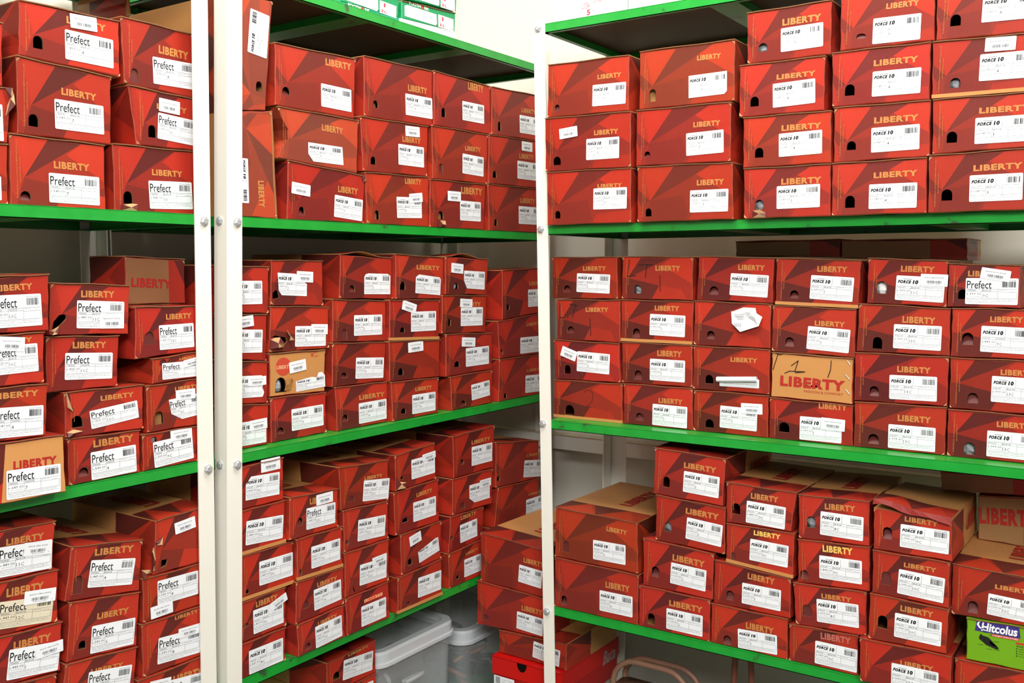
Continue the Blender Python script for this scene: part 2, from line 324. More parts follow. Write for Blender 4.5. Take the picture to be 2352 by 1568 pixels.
# shoe boxes: face corners (top-left, top-right, bottom-right, bottom-left) along the rack and up, in tenths of a millimetre, with their labels, lettering and holes
BOXES = [
('A2_1_1',{'q':[8048,15722,9656,15709,9650,14615,8030,14615],'d':300,'L':2850,'lab':(8655,14692,879,469,-9),'txt':(8751,15237,620,117,0),'hole':(8188,14699,174,146,0,'f'),'br':'P','pr':'549.00','sz':'7'}),
('A2_2_1',{'q':[9807,15754,11475,15776,11459,14615,9812,14615],'d':300,'L':2850,'lab':(10495,14682,902,489,37),'txt':(10557,15269,634,108,15),'hole':(9987,14747,180,212,15,'o'),'br':'P','pr':'549.00','sz':'10','tear':[[(9921,14621),(9961,14721),(10106,14748),(10252,14746),(10186,14629),(10101,14621)]]}),
('A2_1_2',{'q':[8204,16929,9824,16860,9784,15717,8180,15729],'d':300,'L':2850,'lab':(8797,15872,859,471,-2),'txt':(8922,16425,614,113,-30),'hole':(8363,15865,165,194,-30,'o'),'br':'P','pr':'549.00','sz':'7'}),
('A2_2_2',{'q':[10134,16779,11488,16727,11475,15784,10267,15768],'d':300,'L':2600,'lab':(10686,15923,764,457,-66),'txt':(10692,16440,628,95,-17),'hole':(10509,15928,160,217,-17,'o'),'st':[(10725,16406,434,232,-52)],'br':'P','pr':'399.00','sz':'10'}),
('A2_1_3',{'q':[8283,17793,10006,17809,9996,16868,8250,16935],'d':300,'L':2850,'lab':(9011,17006,859,472,-14),'txt':(9054,17579,697,116,-12),'hole':(8485,17086,165,201,-12,'o'),'st':[(9114,17520,474,227,40)],'br':'P','pr':'499.00','sz':'4'}),
('A2_2_3',{'q':[10028,17909,11504,17887,11488,16735,10067,16787],'d':300,'L':2600,'lab':(10638,16867,862,464,18),'txt':(10762,17410,618,143,-29),'hole':(10192,16829,161,239,-29,'c'),'br':'P','pr':'575.00','sz':'8'}),
('A2_0_1',{'q':[6746,15528,8020,15550,7993,14615,6721,14615],'d':300,'L':2600,'lab':(7338,14681,553,363,-7),'br':'P','pr':'549.00','sz':'8'}),
('A2_0_2',{'q':[6783,16388,8127,16408,8015,15558,6748,15537],'d':300,'L':2600,'lab':(7382,15577,579,552,8),'br':'P','pr':'549.00','sz':'8','tear':[[(7992,16388),(8070,16395),(8129,16302),(8116,16143),(7998,15974),(8026,16131),(8065,16268)]]}),
('A2_0_3',{'q':[6750,17369,8016,17378,7977,16414,6709,16396],'d':300,'L':2600}),
('B2_1_1',{'q':[12021,16546,13092,16692,13169,14615,11967,14615],'d':40,'L':3200,'rot':1,'lab':(12093,15714,840,383,-1564),'txt':(12709,15320,512,145,-1540),'pr':'1299.00','sz':'9','tone':2}),
('B2_1_2',{'q':[12082,18734,13171,18792,12942,16682,12021,16554],'d':40,'L':3200,'rot':-1,'lab':(12986,17669,829,469,1457),'hole':(12757,17115,-218,143,1496,'o'),'pr':'1299.00','sz':'9','tone':2}),
('B2_2_3',{'q':[13210,18031,15454,18109,15384,16830,13181,16824],'d':40,'L':3200,'lab':(14416,16963,884,467,-5),'txt':(14560,17816,758,141,24),'hole':(13377,17044,203,168,24,'f'),'pr':'1299.00','sz':'7'}),
('B2_2_2',{'q':[13263,16816,15521,16822,15454,15677,13230,15803],'d':40,'L':3200,'lab':(14034,15819,975,373,-3),'txt':(14425,16472,613,132,-22),'pr':'1299.00','sz':'7','lp':((0,1),(1,1),(1.03,0),(0.14,0),(0,0.38)),'dent':1,'tone':2}),
('B2_2_1',{'q':[13494,15791,15695,15654,15629,14615,13434,14615],'d':40,'L':3200,'lab':(14733,14722,849,462,-75),'txt':(14866,15242,600,132,-33),'hole':(13755,14708,153,179,-33,'f'),'st':[(13550,15137,507,231,-88)],'pr':'1199.00','sz':'7','tear':[[(15578,15661),(15697,15651),(15697,15543),(15622,15503)]]}),
('B2_3_3',{'q':[15708,18223,18036,18277,18021,16981,15694,16929],'d':40,'L':3200,'lab':(17062,17132,962,479,20),'txt':(17155,17680,686,146,25),'hole':(15982,17154,175,159,25,'k'),'pr':'1299.00','sz':'7'}),
('B2_4_3',{'q':[18092,18300,20355,18284,20361,17060,18078,17028],'d':40,'L':3200,'lab':(19187,17280,902,462,12),'txt':(19423,18054,640,184,-4),'hole':(18374,17255,162,220,-4,'o'),'pr':'1299.00','sz':'8'}),
('B2_5_3',{'q':[20440,18285,22770,18379,22770,17148,20414,17070],'d':40,'L':3200,'lab':(21698,17257,969,469,24),'txt':(21790,17808,702,116,40),'hole':(20713,17193,132,240,40,'o'),'pr':'1299.00','sz':'6'}),
('B2_3_2',{'q':[15577,16918,17854,16973,17812,15797,15639,15749],'d':40,'L':3200,'lab':(16796,15987,902,465,5),'txt':(16941,16511,650,134,22),'hole':(15888,15912,175,175,22,'o'),'st':[(17040,16653,505,232,38)],'pr':'1099.00','sz':'7'}),
('B2_4_2',{'q':[18004,17019,20250,17052,20178,15791,18023,15767],'d':40,'L':3200,'lab':(19171,15983,880,483,-23),'txt':(19288,16549,659,117,23),'hole':(18262,15926,151,215,23,'c'),'pr':'1299.00','sz':'7'}),
('B2_5_2',{'q':[20302,17058,22638,17138,22677,15840,20276,15821],'d':40,'L':3200,'lab':(21585,16037,1065,474,6),'txt':(21680,16580,698,128,25),'hole':(20474,15971,172,182,25,'o'),'st':[(21779,16797,518,248,6)],'pr':'1299.00','sz':'6'}),
('B2_3_1',{'q':[15705,15741,17882,15791,17841,14615,15744,14615],'d':40,'L':3200,'lab':(16732,14781,877,476,37),'txt':(17015,15570,579,128,18),'hole':(15987,14719,163,202,18,'k'),'st':[(17167,15136,470,212,122)],'pr':'1199.00','sz':'7'}),
('B2_4_1',{'q':[17922,15758,20145,15783,20073,14615,17892,14615],'d':40,'L':3200,'lab':(19069,14825,861,485,0),'txt':(19121,15475,877,172,14),'hole':(18210,14819,217,193,14,'k'),'st':[(18574,15275,523,238,10)],'pr':'1099.00','sz':'7','tear':[[(18162,14621),(18249,14785),(18451,14786),(18403,14684),(18287,14626)]]}),
('B2_5_1',{'q':[20243,15813,22677,15832,22716,14615,20302,14615],'d':40,'L':3200,'lab':(21644,14836,1056,474,6),'txt':(21729,15396,723,134,12),'hole':(20534,14743,137,178,12,'o'),'pr':'1299.00','sz':'6'}),
('C2_1_3',{'q':[-11892,18194,-9845,18170,-9853,16992,-11914,17026],'d':-200,'L':3200,'lab':(-10743,17162,820,457,-19),'txt':(-10616,17728,586,101,-14),'hole':(-11723,17149,136,144,-14,'f'),'pr':'1299.00','sz':'9'}),
('C2_1_2',{'q':[-11975,17018,-9799,16983,-9789,15797,-11961,15825],'d':-200,'L':3200,'lab':(-10891,16010,819,457,-7),'txt':(-10696,16533,598,109,-15),'hole':(-11761,15952,207,190,-15,'o'),'st':[(-11572,16512,469,228,85)],'pr':'1299.00','sz':'10'}),
('C2_1_1',{'q':[-11913,15817,-9789,15789,-9779,14615,-11907,14615],'d':-200,'L':3200,'lab':(-10706,14923,826,458,-10),'txt':(-10603,15383,606,90,-11),'hole':(-11710,14757,149,172,-11,'o'),'pr':'1299.00','sz':'10'}),
('C2_2_3',{'q':[-9596,18207,-7487,18180,-7483,16968,-9603,16988],'d':-200,'L':3200,'lab':(-8466,17112,826,448,12),'txt':(-8292,17847,514,101,-19),'hole':(-9375,17125,160,259,-19,'k'),'pr':'1299.00','sz':'6','lp':((0,1),(1,1),(1,0.12),(0.93,0),(0,0)),'tone':1}),
('C2_2_2',{'q':[-9667,16980,-7546,16960,-7543,15769,-9671,15810],'d':-200,'L':3200,'lab':(-8504,15941,816,459,22),'txt':(-8357,16510,587,108,-12),'hole':(-9477,15975,145,124,-12,'f'),'pr':'1299.00','sz':'7'}),
('C2_2_1',{'q':[-9635,15802,-7501,15761,-7467,14615,-9628,14615],'d':-200,'L':3200,'lab':(-8411,14778,832,452,-4),'txt':(-8265,15324,593,114,-14),'hole':(-9440,14731,148,171,-14,'o'),'pr':'1299.00','sz':'7'}),
('C2_3_1',{'q':[-7265,15615,-5543,15607,-5529,14615,-7248,14615],'d':-200,'L':2850,'lab':(-6576,14783,846,441,9),'txt':(-6493,15248,784,120,-2),'hole':(-7026,14791,188,192,-2,'g'),'pr':'1049.00','sz':'5','tear':[[(-7059,14626),(-7049,14763),(-6892,14780),(-6794,14712),(-6778,14626)]]}),
('C2_3_2',{'q':[-7290,16621,-5555,16606,-5538,15615,-7280,15623],'d':-200,'L':2850,'lab':(-6550,15790,840,446,17),'txt':(-6508,16285,775,112,-10),'hole':(-7044,15806,177,195,-10,'o'),'pr':'1049.00','sz':'4'}),
('C2_3_3',{'q':[-7383,17648,-5686,17634,-5696,16615,-7381,16629],'d':-200,'L':2850,'lab':(-6687,16748,827,459,23),'txt':(-6624,17279,761,98,-5),'hole':(-7156,16812,179,194,-5,'o'),'pr':'1049.00','sz':'4'}),
('C2_3_4',{'q':[-7250,18650,-5588,18650,-5589,17642,-7225,17654],'d':-200,'L':2850,'lab':(-6549,17797,814,448,12),'txt':(-6530,18292,753,128,-3),'hole':(-7007,17859,186,162,-3,'g'),'pr':'1099.00','sz':'5'}),
('C2_4_1',{'q':[-5519,15611,-3831,15614,-3816,14615,-5507,14615],'d':-200,'L':2850,'lab':(-4826,14719,842,452,-5),'txt':(-4749,15279,767,108,7),'hole':(-5262,14754,182,228,7,'o'),'pr':'1049.00','sz':'4'}),
('C2_4_2',{'q':[-5507,16650,-3799,16620,-3794,15622,-5489,15619],'d':-200,'L':2850,'lab':(-4807,15753,842,449,8),'txt':(-4767,16280,774,111,-10),'hole':(-5255,15830,169,163,-10,'o'),'pr':'1049.00','sz':'4'}),
('C2_4_3',{'q':[-5565,17672,-3821,17646,-3823,16628,-5542,16658],'d':-200,'L':2850,'lab':(-4820,16773,843,452,-19),'txt':(-4801,17320,777,110,-14),'hole':(-5316,16837,182,209,-14,'o'),'pr':'1049.00','sz':'4'}),
('C2_4_4',{'q':[-5429,18712,-3780,18650,-3766,17654,-5418,17678],'d':-200,'L':2850,'lab':(-4835,17723,830,458,-23),'txt':(-4605,18317,572,103,-23),'hole':(-5132,17859,178,90,-23,'f'),'pr':'1099.00','sz':'3'}),
('C2_5_1',{'q':[-3806,15646,-2230,15666,-2196,14615,-3786,14615],'d':-200,'L':2850,'lab':(-3114,14780,836,460,3),'txt':(-3062,15308,771,108,8),'hole':(-3573,14819,182,200,8,'o'),'pr':'1049.00','sz':'3'}),
('C2_5_2',{'q':[-3763,16629,-2197,16605,-2154,15674,-3747,15655],'d':-200,'L':2850,'lab':(-3059,15781,844,447,-9),'txt':(-3001,16298,810,102,-15),'hole':(-3517,15834,173,196,-15,'o'),'pr':'1049.00','sz':'3'}),
('C2_5_3',{'q':[-3796,17638,-2165,17582,-2133,16612,-3783,16637],'d':-200,'L':2850,'lab':(-3023,16857,811,454,-27),'hole':(-3493,16790,174,173,-26,'g'),'st':[(-2946,17347,481,232,-49)],'pr':'1099.00','sz':'4','base':1}),
('C2_5_4',{'q':[-3756,18677,-2157,18600,-2124,17589,-3737,17644],'d':-200,'L':2850,'lab':(-3013,17852,818,432,-41),'txt':(-2963,18375,701,102,-35),'hole':(-3517,17860,172,199,-35,'o'),'pr':'1049.00','sz':'4'}),
('C3_1_4',{'q':[-12209,13910,-10475,13903,-10452,12939,-12190,12930],'d':480,'L':2850,'lab':(-11533,13090,874,433,-36),'txt':(-11362,13579,611,102,3),'hole':(-11889,13072,192,168,3,'f'),'pr':'999.00','sz':'1'}),
('C3_1_3',{'q':[-12090,12922,-10386,12931,-10379,11949,-12063,11975],'d':480,'L':2850,'txt':(-11283,12631,598,102,14),'hole':(-11781,12116,186,168,14,'f'),'hand':'LT1'}),
('C3_1_2',{'q':[-12159,11969,-10411,11942,-10372,11038,-12132,11025],'d':480,'L':2850,'lab':(-11519,11245,863,467,-38),'hole':(-11866,11162,173,211,-10,'o'),'st':[(-11970,11594,429,238,-312)],'pr':'1099.00','sz':'2'}),
('C3_1_1',{'q':[-12150,11017,-10323,11030,-10316,10115,-12155,10115],'d':480,'L':2850,'hole':(-11846,10171,260,258,19,'o'),'base':1,'hand':'2'}),
('C3_2_4',{'q':[-10345,13916,-8631,13886,-8633,12935,-10354,12948],'d':480,'L':2850,'txt':(-9519,13577,598,116,-11),'hole':(-10049,13074,193,189,-11,'g'),'hand':'LT1b'}),
('C3_2_3',{'q':[-10364,12940,-8609,12927,-8627,11988,-10363,11996],'d':480,'L':2850,'lab':(-9648,12158,848,469,-25),'txt':(-9526,12700,589,114,-6),'hole':(-10073,12085,188,209,-6,'f'),'pr':'999.00','sz':'1','base':1}),
('C3_2_2',{'q':[-10346,11988,-8620,11980,-8609,11053,-10323,11055],'d':480,'L':2850,'lab':(-9631,11155,844,477,-5),'txt':(-9453,11698,586,128,-2),'hole':(-10023,11137,196,214,-2,'f'),'pr':'999.00','sz':'1'}),
('C3_2_1',{'q':[-10290,11047,-8602,11045,-8596,10115,-10283,10115],'d':480,'L':2850,'lab':(-9560,10157,835,472,-13),'txt':(-9411,10657,575,115,-1),'hole':(-9982,10218,203,177,-1,'f'),'pr':'999.00','sz':'1'}),
('C3_3_4',{'q':[-8499,13904,-6847,13844,-6871,12911,-8536,12953],'d':480,'L':2850,'lab':(-7795,13070,823,457,-57),'txt':(-7613,13592,573,111,-26),'hole':(-8254,13069,209,184,-26,'f'),'pr':'999.00','sz':'1'}),
('C3_3_3',{'q':[-8580,12947,-6891,12903,-6906,11977,-8597,11983],'d':480,'L':2850,'txt':(-7755,12619,561,118,-19),'hole':(-8298,12120,183,180,-19,'f'),'crum':[(-7725,12714),(-7469,12813),(-7221,12805),(-7191,12699),(-7067,12623),(-7118,12437),(-7516,12304),(-7716,12472)]}),
('C3_3_2',{'q':[-8599,11975,-6898,11969,-6902,11022,-8599,11027],'d':480,'L':2850,'lab':(-7988,11129,871,185,7),'txt':(-7751,11660,589,99,-3),'hole':(-8323,11167,189,186,-3,'o'),'roll':[(-8026,11331),(-7154,11385),(-8024,11208)]}),
('C3_3_1',{'q':[-8578,11019,-6915,11014,-6913,10115,-8581,10115],'d':480,'L':2850,'lab':(-7971,10245,819,470,-20),'hole':(-8307,10207,200,189,5,'o'),'st':[(-7496,10585,465,219,20)],'pr':'999.00','sz':'1'}),
('C3_4_4',{'q':[-6804,13849,-5112,13788,-5152,12842,-6808,12891],'d':480,'L':2850,'lab':(-6107,13017,844,474,-61),'txt':(-5964,13556,589,116,-33),'hole':(-6514,13019,182,166,-33,'f'),'pr':'999.00','sz':'1','base':1}),
('C3_4_3',{'q':[-6864,12885,-5188,12834,-5200,11876,-6869,11927],'d':480,'L':2850,'lab':(-6149,12007,838,462,-63),'txt':(-5992,12478,597,105,-30),'hole':(-6594,12039,189,191,-30,'f'),'pr':'999.00','sz':'1'}),
('C3_4_2',{'q':[-6859,11919,-5216,11868,-5215,10946,-6867,10982],'d':480,'L':2850,'txt':(-6675,11226,1306,211,-26),'hand':'1','kraft':1,'rip':[(-6249,11322),(-6065,11258),(-5930,11312),(-5842,11394),(-5869,11256),(-5973,11218),(-6141,11268)],'staple':[[(-5336,11812),(-5277,11726)],[(-5359,11528),(-5284,11444)],[(-5352,11237),(-5277,11147)]]}),
('C3_4_1',{'q':[-6892,10975,-5206,10938,-5195,10115,-6882,10115],'d':480,'L':2850,'lab':(-6250,10155,840,477,-4),'txt':(-5874,10816,558,117,-6),'hole':(-6688,10268,223,208,-6,'o'),'st':[(-5823,10410,473,236,-35)],'pr':'999.00','sz':'1'}),
('C3_5_4',{'q':[-4986,13831,-3548,13772,-3552,12896,-4987,12954],'d':480,'L':2600,'lab':(-4473,13022,865,466,-50),'txt':(-4379,13556,600,115,-38),'hole':(-4814,13138,187,239,-38,'w'),'st':[(-4022,13292,479,225,-34)],'pr':'999.00','sz':'11C'}),
('C3_5_3',{'q':[-5140,12952,-3481,12885,-3475,11992,-5160,12004],'d':480,'L':2850,'lab':(-4482,12096,855,461,-19),'txt':(-4326,12587,589,125,-25),'hole':(-4866,12070,179,230,-25,'o'),'pr':'999.00','sz':'13C'}),
('C3_5_2',{'q':[-5191,11996,-3480,11984,-3492,11043,-5182,11035],'d':480,'L':2850,'lab':(-4525,11113,855,465,11),'txt':(-4394,11639,602,117,1),'hole':(-4899,11145,178,194,1,'f'),'pr':'999.00','sz':'13C'}),
('C3_5_1',{'q':[-5173,11027,-3496,11035,-3503,10115,-5172,10115],'d':480,'L':2850,'lab':(-4525,10163,852,460,-1),'txt':(-4358,10697,598,121,5),'hole':(-4904,10205,208,197,5,'f'),'pr':'999.00','sz':'13C'}),
('C3_6_4',{'q':[-3538,13716,-2347,13683,-2341,12901,-3538,12907],'d':480,'L':2600,'lab':(-3239,12964,865,476,-6),'txt':(-3205,13468,565,106,-17),'hole':(-3365,13053,152,178,-17,'o'),'st':[(-3004,13441,490,201,-157)],'br':'P','pr':'399.00','sz':'9C'}),
('C3_6_3',{'q':[-3455,12899,-1939,12891,-1909,11987,-3455,11987],'d':480,'L':2850,'lab':(-2960,12101,790,472,-26),'txt':(-2810,12640,536,105,9),'hole':(-3269,12211,190,227,9,'f'),'pr':'849.00','sz':'9C','co':'WHITE'}),
('C3_6_2',{'q':[-3459,11979,-1861,11979,-1828,11000,-3452,11025],'d':480,'L':2850,'lab':(-2754,11196,779,471,-18),'txt':(-2608,11689,543,104,3),'hole':(-3147,11138,184,194,3,'f'),'pr':'999.00','sz':'13C'}),
('C3_6_1',{'q':[-3472,11017,-1850,10992,-1831,10115,-3471,10115],'d':480,'L':2850,'lab':(-2796,10185,795,477,-9),'txt':(-2641,10737,549,105,-1),'hole':(-3182,10176,196,231,-1,'g'),'pr':'999.00','sz':'13C'}),
('C4_1_2',{'q':[-11819,8081,-9687,8024,-9664,6854,-11848,6885],'d':40,'L':3200,'lab':(-10806,7002,835,451,3),'txt':(-10464,7706,523,107,-36),'hole':(-11623,7042,168,268,-36,'c'),'pr':'1299.00','sz':'6','tone':1,'top':1}),
('C4_1_1',{'q':[-11839,6877,-9644,6846,-9666,5685,-11854,5685],'d':40,'L':3200,'lab':(-10628,5836,843,475,4),'txt':(-10476,6396,611,145,-1),'hole':(-11665,5773,156,219,-1,'f'),'pr':'1199.00','sz':'6'}),
('C4_2_4',{'q':[-9282,9753,-7643,9681,-7705,8656,-9303,8720],'d':40,'L':2850,'lab':(-8604,8856,812,453,-53),'txt':(-8588,9372,739,122,-49),'hole':(-9082,8901,161,234,-49,'o'),'pr':'1199.00','sz':'2','top':1}),
('C4_2_3',{'q':[-9236,8712,-7639,8645,-7639,7635,-9242,7702],'d':40,'L':2850,'lab':(-8530,7843,813,470,-73),'txt':(-8534,8385,754,127,-47),'hole':(-9032,7934,167,204,-47,'g'),'pr':'1199.00','sz':'2'}),
('C4_2_2',{'q':[-9540,7709,-7882,7627,-7897,6615,-9534,6636],'d':40,'L':2850,'lab':(-8879,6801,823,465,-47),'txt':(-8831,7308,751,141,-42),'hole':(-9332,6873,182,233,-42,'f'),'pr':'1199.00','sz':'2'}),
('C4_2_1',{'q':[-9634,6629,-7948,6607,-7953,5685,-9634,5685],'d':40,'L':2850,'lab':(-8959,5767,848,461,-6),'txt':(-8896,6286,783,134,-7),'hole':(-9421,5774,183,254,-7,'o'),'pr':'1199.00','sz':'2'}),
('C4_3_4',{'q':[-7629,9200,-6136,9160,-6248,8338,-7613,8334],'d':40,'L':2600,'lab':(-7190,8396,820,458,-40),'txt':(-7091,8906,578,121,-27),'hole':(-7498,8533,179,231,-27,'o'),'pr':'849.00','sz':'7C','top':1}),
('C4_3_3',{'q':[-7613,8326,-6169,8331,-6184,7391,-7607,7495],'d':40,'L':2600,'lab':(-7099,7619,805,450,-33),'txt':(-7015,8152,563,103,-13),'hole':(-7518,7565,121,148,-13,'c'),'pr':'599.00','sz':'7C','base':1,'tx':1}),
('C4_3_2',{'q':[-7862,7506,-6223,7383,-6223,6553,-7872,6559],'d':40,'L':2850,'lab':(-7248,6675,825,439,-12),'txt':(-7132,7210,575,131,-43),'hole':(-7595,6687,168,206,-43,'f'),'pr':'1099.00','sz':'1'}),
('C4_3_1',{'q':[-7922,6552,-6273,6545,-6265,5685,-7923,5685],'d':40,'L':2850,'lab':(-7310,5710,838,407,38),'txt':(-7149,6155,592,134,-7),'hole':(-7645,5723,181,190,-7,'f'),'pr':'1099.00','sz':'1'}),
('C4_4_4',{'q':[-6104,9135,-4732,9180,-4719,8290,-6086,8239],'d':40,'L':2600,'lab':(-5660,8379,826,468,-8),'txt':(-5576,8893,587,119,42),'hole':(-5923,8483,177,225,42,'g'),'pr':'999.00','sz':'8C','top':1}),
('C4_4_3',{'q':[-6102,8231,-4701,8283,-4688,7406,-6084,7334],'d':40,'L':2600,'lab':(-5653,7499,821,461,25),'txt':(-5600,8040,579,134,42),'hole':(-6037,7419,163,183,42,'f'),'pr':'849.00','sz':'9C','tx':1}),
('C4_4_2',{'q':[-6179,7321,-4746,7397,-4725,6510,-6114,6472],'d':40,'L':2600,'lab':(-5679,6610,813,462,45),'txt':(-5605,7098,584,98,41),'hole':(-5974,6670,189,239,41,'c'),'pr':'999.00','sz':'8C'}),
('C4_4_1',{'q':[-6243,6461,-4879,6502,-4868,5685,-6233,5685],'d':40,'L':2600,'lab':(-5709,5754,823,464,-9),'txt':(-5602,6273,590,132,22),'hole':(-6146,5668,129,190,22,'c'),'pr':'999.00','sz':'9C','tx':2}),
('C4_5_4',{'q':[-4609,9120,-3238,9063,-3208,8297,-4590,8306],'d':-150,'L':2600,'lab':(-4116,8431,847,433,-12),'txt':(-4045,8921,584,98,-30),'hole':(-4431,8539,167,228,-30,'f'),'pr':'999.00','sz':'9C','top':1,'lidup':1}),
('C4_5_3',{'q':[-4603,8298,-3242,8289,-3241,7418,-4591,7465],'d':-150,'L':2600,'lab':(-4141,7539,807,467,-49),'txt':(-4035,8053,568,90,-18),'hole':(-4437,7656,175,255,-18,'c'),'pr':'999.00','sz':'10C'}),
('C4_5_2',{'q':[-4634,7459,-3230,7409,-3259,6559,-4649,6555],'d':-150,'L':2600,'lab':(-4175,6696,822,462,-20),'txt':(-4075,7208,581,110,-26),'hole':(-4478,6804,174,251,-26,'o'),'pr':'999.00','sz':'10C'}),
('C4_5_1',{'q':[-4809,6546,-3164,6551,-3151,5685,-4780,5685],'d':-150,'L':2850,'lab':(-4203,5710,830,471,1),'txt':(-4047,6158,582,103,17),'hole':(-4514,5666,184,233,17,'f'),'pr':'1099.00','sz':'13C'}),
('C4_6_3',{'q':[-3231,8225,-1533,8173,-1503,7292,-3231,7267],'d':40,'L':2850,'lab':(-2634,7389,746,386,-48),'txt':(-2516,7875,624,84,-13),'hole':(-2955,7355,174,223,-13,'f'),'pr':'1099.00','sz':'12C','top':1}),
('C4_6_2',{'q':[-2966,7259,-1745,7284,-1718,6473,-2950,6474],'d':40,'L':2600,'green':1}),
('C4_6_1',{'q':[-3141,6466,-1595,6465,-1566,5685,-3137,5685],'d':40,'L':2850}),
('B3_1_4',{'q':[11942,13713,13173,13680,13140,12738,11916,12810],'d':300,'L':2600,'lab':(12294,12943,689,457,-10),'hole':(11831,13020,45,51,-29,'o'),'pr':'999.00','sz':'1'}),
('B3_1_3',{'q':[11916,12802,13099,12730,13056,11798,11892,11921],'d':300,'L':2600,'lab':(12271,12012,682,453,-56),'hole':(11803,12060,51,102,-54,'o'),'st':[(12345,12479,411,215,89)],'pr':'999.00','sz':'1'}),
('B3_1_2',{'q':[11891,11912,13095,11787,13074,10953,11867,11044],'d':300,'L':2600,'lab':(12241,11130,701,429,-56),'hole':(11806,11187,24,94,-80,'o'),'st':[(12568,11335,463,177,-20)],'pr':'999.00','sz':'1','lp':((0,1),(0.95,1),(1.02,0.6),(0.98,0.45),(1.05,0.2),(1,0),(0,0))}),
('B3_1_1',{'q':[11867,11037,13095,10944,13063,10115,11841,10115],'d':300,'L':2600,'lab':(12243,10178,768,466,-12),'st':[(12590,10441,450,206,31)],'pr':'999.00','sz':'1'}),
('B3_2_4',{'q':[13281,13820,14693,13811,14695,12845,13238,12903],'d':350,'L':2600,'lab':(13412,13103,806,451,-53),'st':[(13934,13363,461,224,-48)],'pr':'999.00','sz':'2','lp':((0,1),(0.6,1),(1,0.55),(1,0),(0.15,0),(0.05,0.2)),'rip':[(13297,13018),(13300,13143),(13367,13197),(13448,13187),(13476,13045),(13362,13029)]}),
('B3_2_3',{'q':[13237,12895,14847,12831,14847,11928,13184,11950],'d':350,'L':2850,'lab':(13867,12024,874,426,-39),'st':[(14316,12257,478,216,-54)],'pr':'1099.00','sz':'2','rip':[(13241,12254),(13344,12287),(13487,12255),(13632,12231),(13661,12149),(13618,12104),(13556,12124),(13496,12207),(13363,12247)],'tear':[[(13174,12023),(13220,12208),(13342,12240),(13445,12242),(13525,12110),(13554,12045),(13358,12042)],[(13636,12390),(13717,12290),(13778,12174),(13693,12164),(13654,12278)]]}),
('B3_2_2',{'q':[13186,11942,14731,11920,14699,11010,13174,11053],'d':350,'L':2850,'lab':(13880,11086,829,251,36),'hole':(13318,11119,291,309,-17,'g'),'st':[(13706,11479,465,230,101)],'pr':'1099.00','sz':'3','lp':((0,0.85),(0.3,0.97),(0.55,1.02),(0.72,0.9),(0.78,1.3),(0.9,1.3),(1,1),(1,0),(0,0)),'kraft':2,'tear':[[(13568,11384),(13693,11398),(13793,11328),(13721,11145),(13540,11147),(13554,11265)]]}),
('B3_2_1',{'q':[13185,11045,14728,11002,14729,10115,13190,10115],'d':350,'L':2850,'lab':(13739,10283,903,452,5),'hole':(13351,10270,191,131,-16,'f'),'pr':'1099.00','sz':'3'}),
('B3_3_4',{'q':[15127,13960,16780,13884,16780,12940,15072,12992],'d':250,'L':2850,'lab':(15843,13070,861,462,-24),'hole':(15378,13124,182,153,-46,'f'),'pr':'1299.00','sz':'1','lp':((0.15,1),(0.9,1),(1,0.9),(1,0),(0,0),(0,0.82),(0.05,0.95)),'lidup':2}),
('B3_3_3',{'q':[14874,12993,16554,12917,16554,11984,14857,12059],'d':250,'L':2850,'lab':(15503,12160,911,453,-20),'hole':(15112,12090,183,244,-50,'c'),'pr':'1299.00','sz':'2'}),
('B3_3_2',{'q':[14844,12051,16537,11976,16507,11072,14820,11095],'d':250,'L':2850,'lab':(15527,11210,911,466,-69),'hole':(15091,11256,189,127,-42,'f'),'pr':'1199.00','sz':'3'}),
('B3_3_1',{'q':[14911,11087,16586,11063,16586,10115,14953,10115],'d':250,'L':2850,'lab':(15625,10191,911,459,8),'txt':(15644,10721,837,108,-5),'hole':(15118,10304,174,153,-5,'f'),'pr':'1049.00','sz':'4'}),
('B3_4_4',{'q':[16790,13980,18547,13919,18529,12898,16790,12939],'d':150,'L':2850,'lab':(17472,13061,933,429,-76),'txt':(17528,13613,865,113,-34),'hole':(16935,13148,193,192,-34,'o'),'pr':'1099.00','sz':'2','lp':((0.12,1.04),(0.95,1),(1,0.88),(1,0),(0,0),(0,0.88))}),
('B3_4_3',{'q':[16576,12937,18390,12890,18352,11924,16564,11996],'d':150,'L':2850,'lab':(17304,12158,927,469,-16),'hole':(16926,12164,170,117,-30,'o'),'st':[(16970,12701,510,224,-262)],'pr':'1199.00','sz':'3','base':1}),
('B3_4_2',{'q':[16547,11989,18385,11915,18352,11006,16547,11055],'d':150,'L':2850,'hole':(16844,11167,186,169,-39,'o'),'st':[(17191,11669,551,236,31)]}),
('B3_4_1',{'q':[16596,11047,18320,10998,18307,10115,16640,10115],'d':150,'L':2850,'lab':(17322,10206,869,454,-7),'txt':(17446,10735,615,94,-10),'hole':(16938,10255,172,134,-10,'o'),'pr':'1049.00','sz':'4'}),
('B3_5_4',{'q':[18557,13950,20334,13896,20267,12962,18557,13005],'d':100,'L':2850,'lab':(19283,13131,879,456,-40),'hole':(18877,13138,190,158,-34,'g'),'st':[(18763,13540,487,239,-74)],'pr':'1049.00','sz':'5','lp':((0,1),(1,1),(1,0),(0.15,0.03),(0,0.45)),'lidup':2}),
('B3_5_3',{'q':[18437,13000,20250,12954,20211,11991,18400,12058],'d':100,'L':2850,'lab':(19146,12202,927,466,-22),'txt':(19225,12685,768,112,-22),'hole':(18657,12226,106,189,-22,'o'),'st':[(19113,12679,507,213,-64)],'pr':'1049.00','sz':'4'}),
('B3_5_2',{'q':[18555,12050,20504,11971,20495,11011,18551,10986],'d':100,'L':2850,'lab':(19354,11163,990,469,1),'hole':(18891,11191,217,146,-32,'o'),'st':[(19171,11690,566,232,-73)],'pr':'1049.00','sz':'4'}),
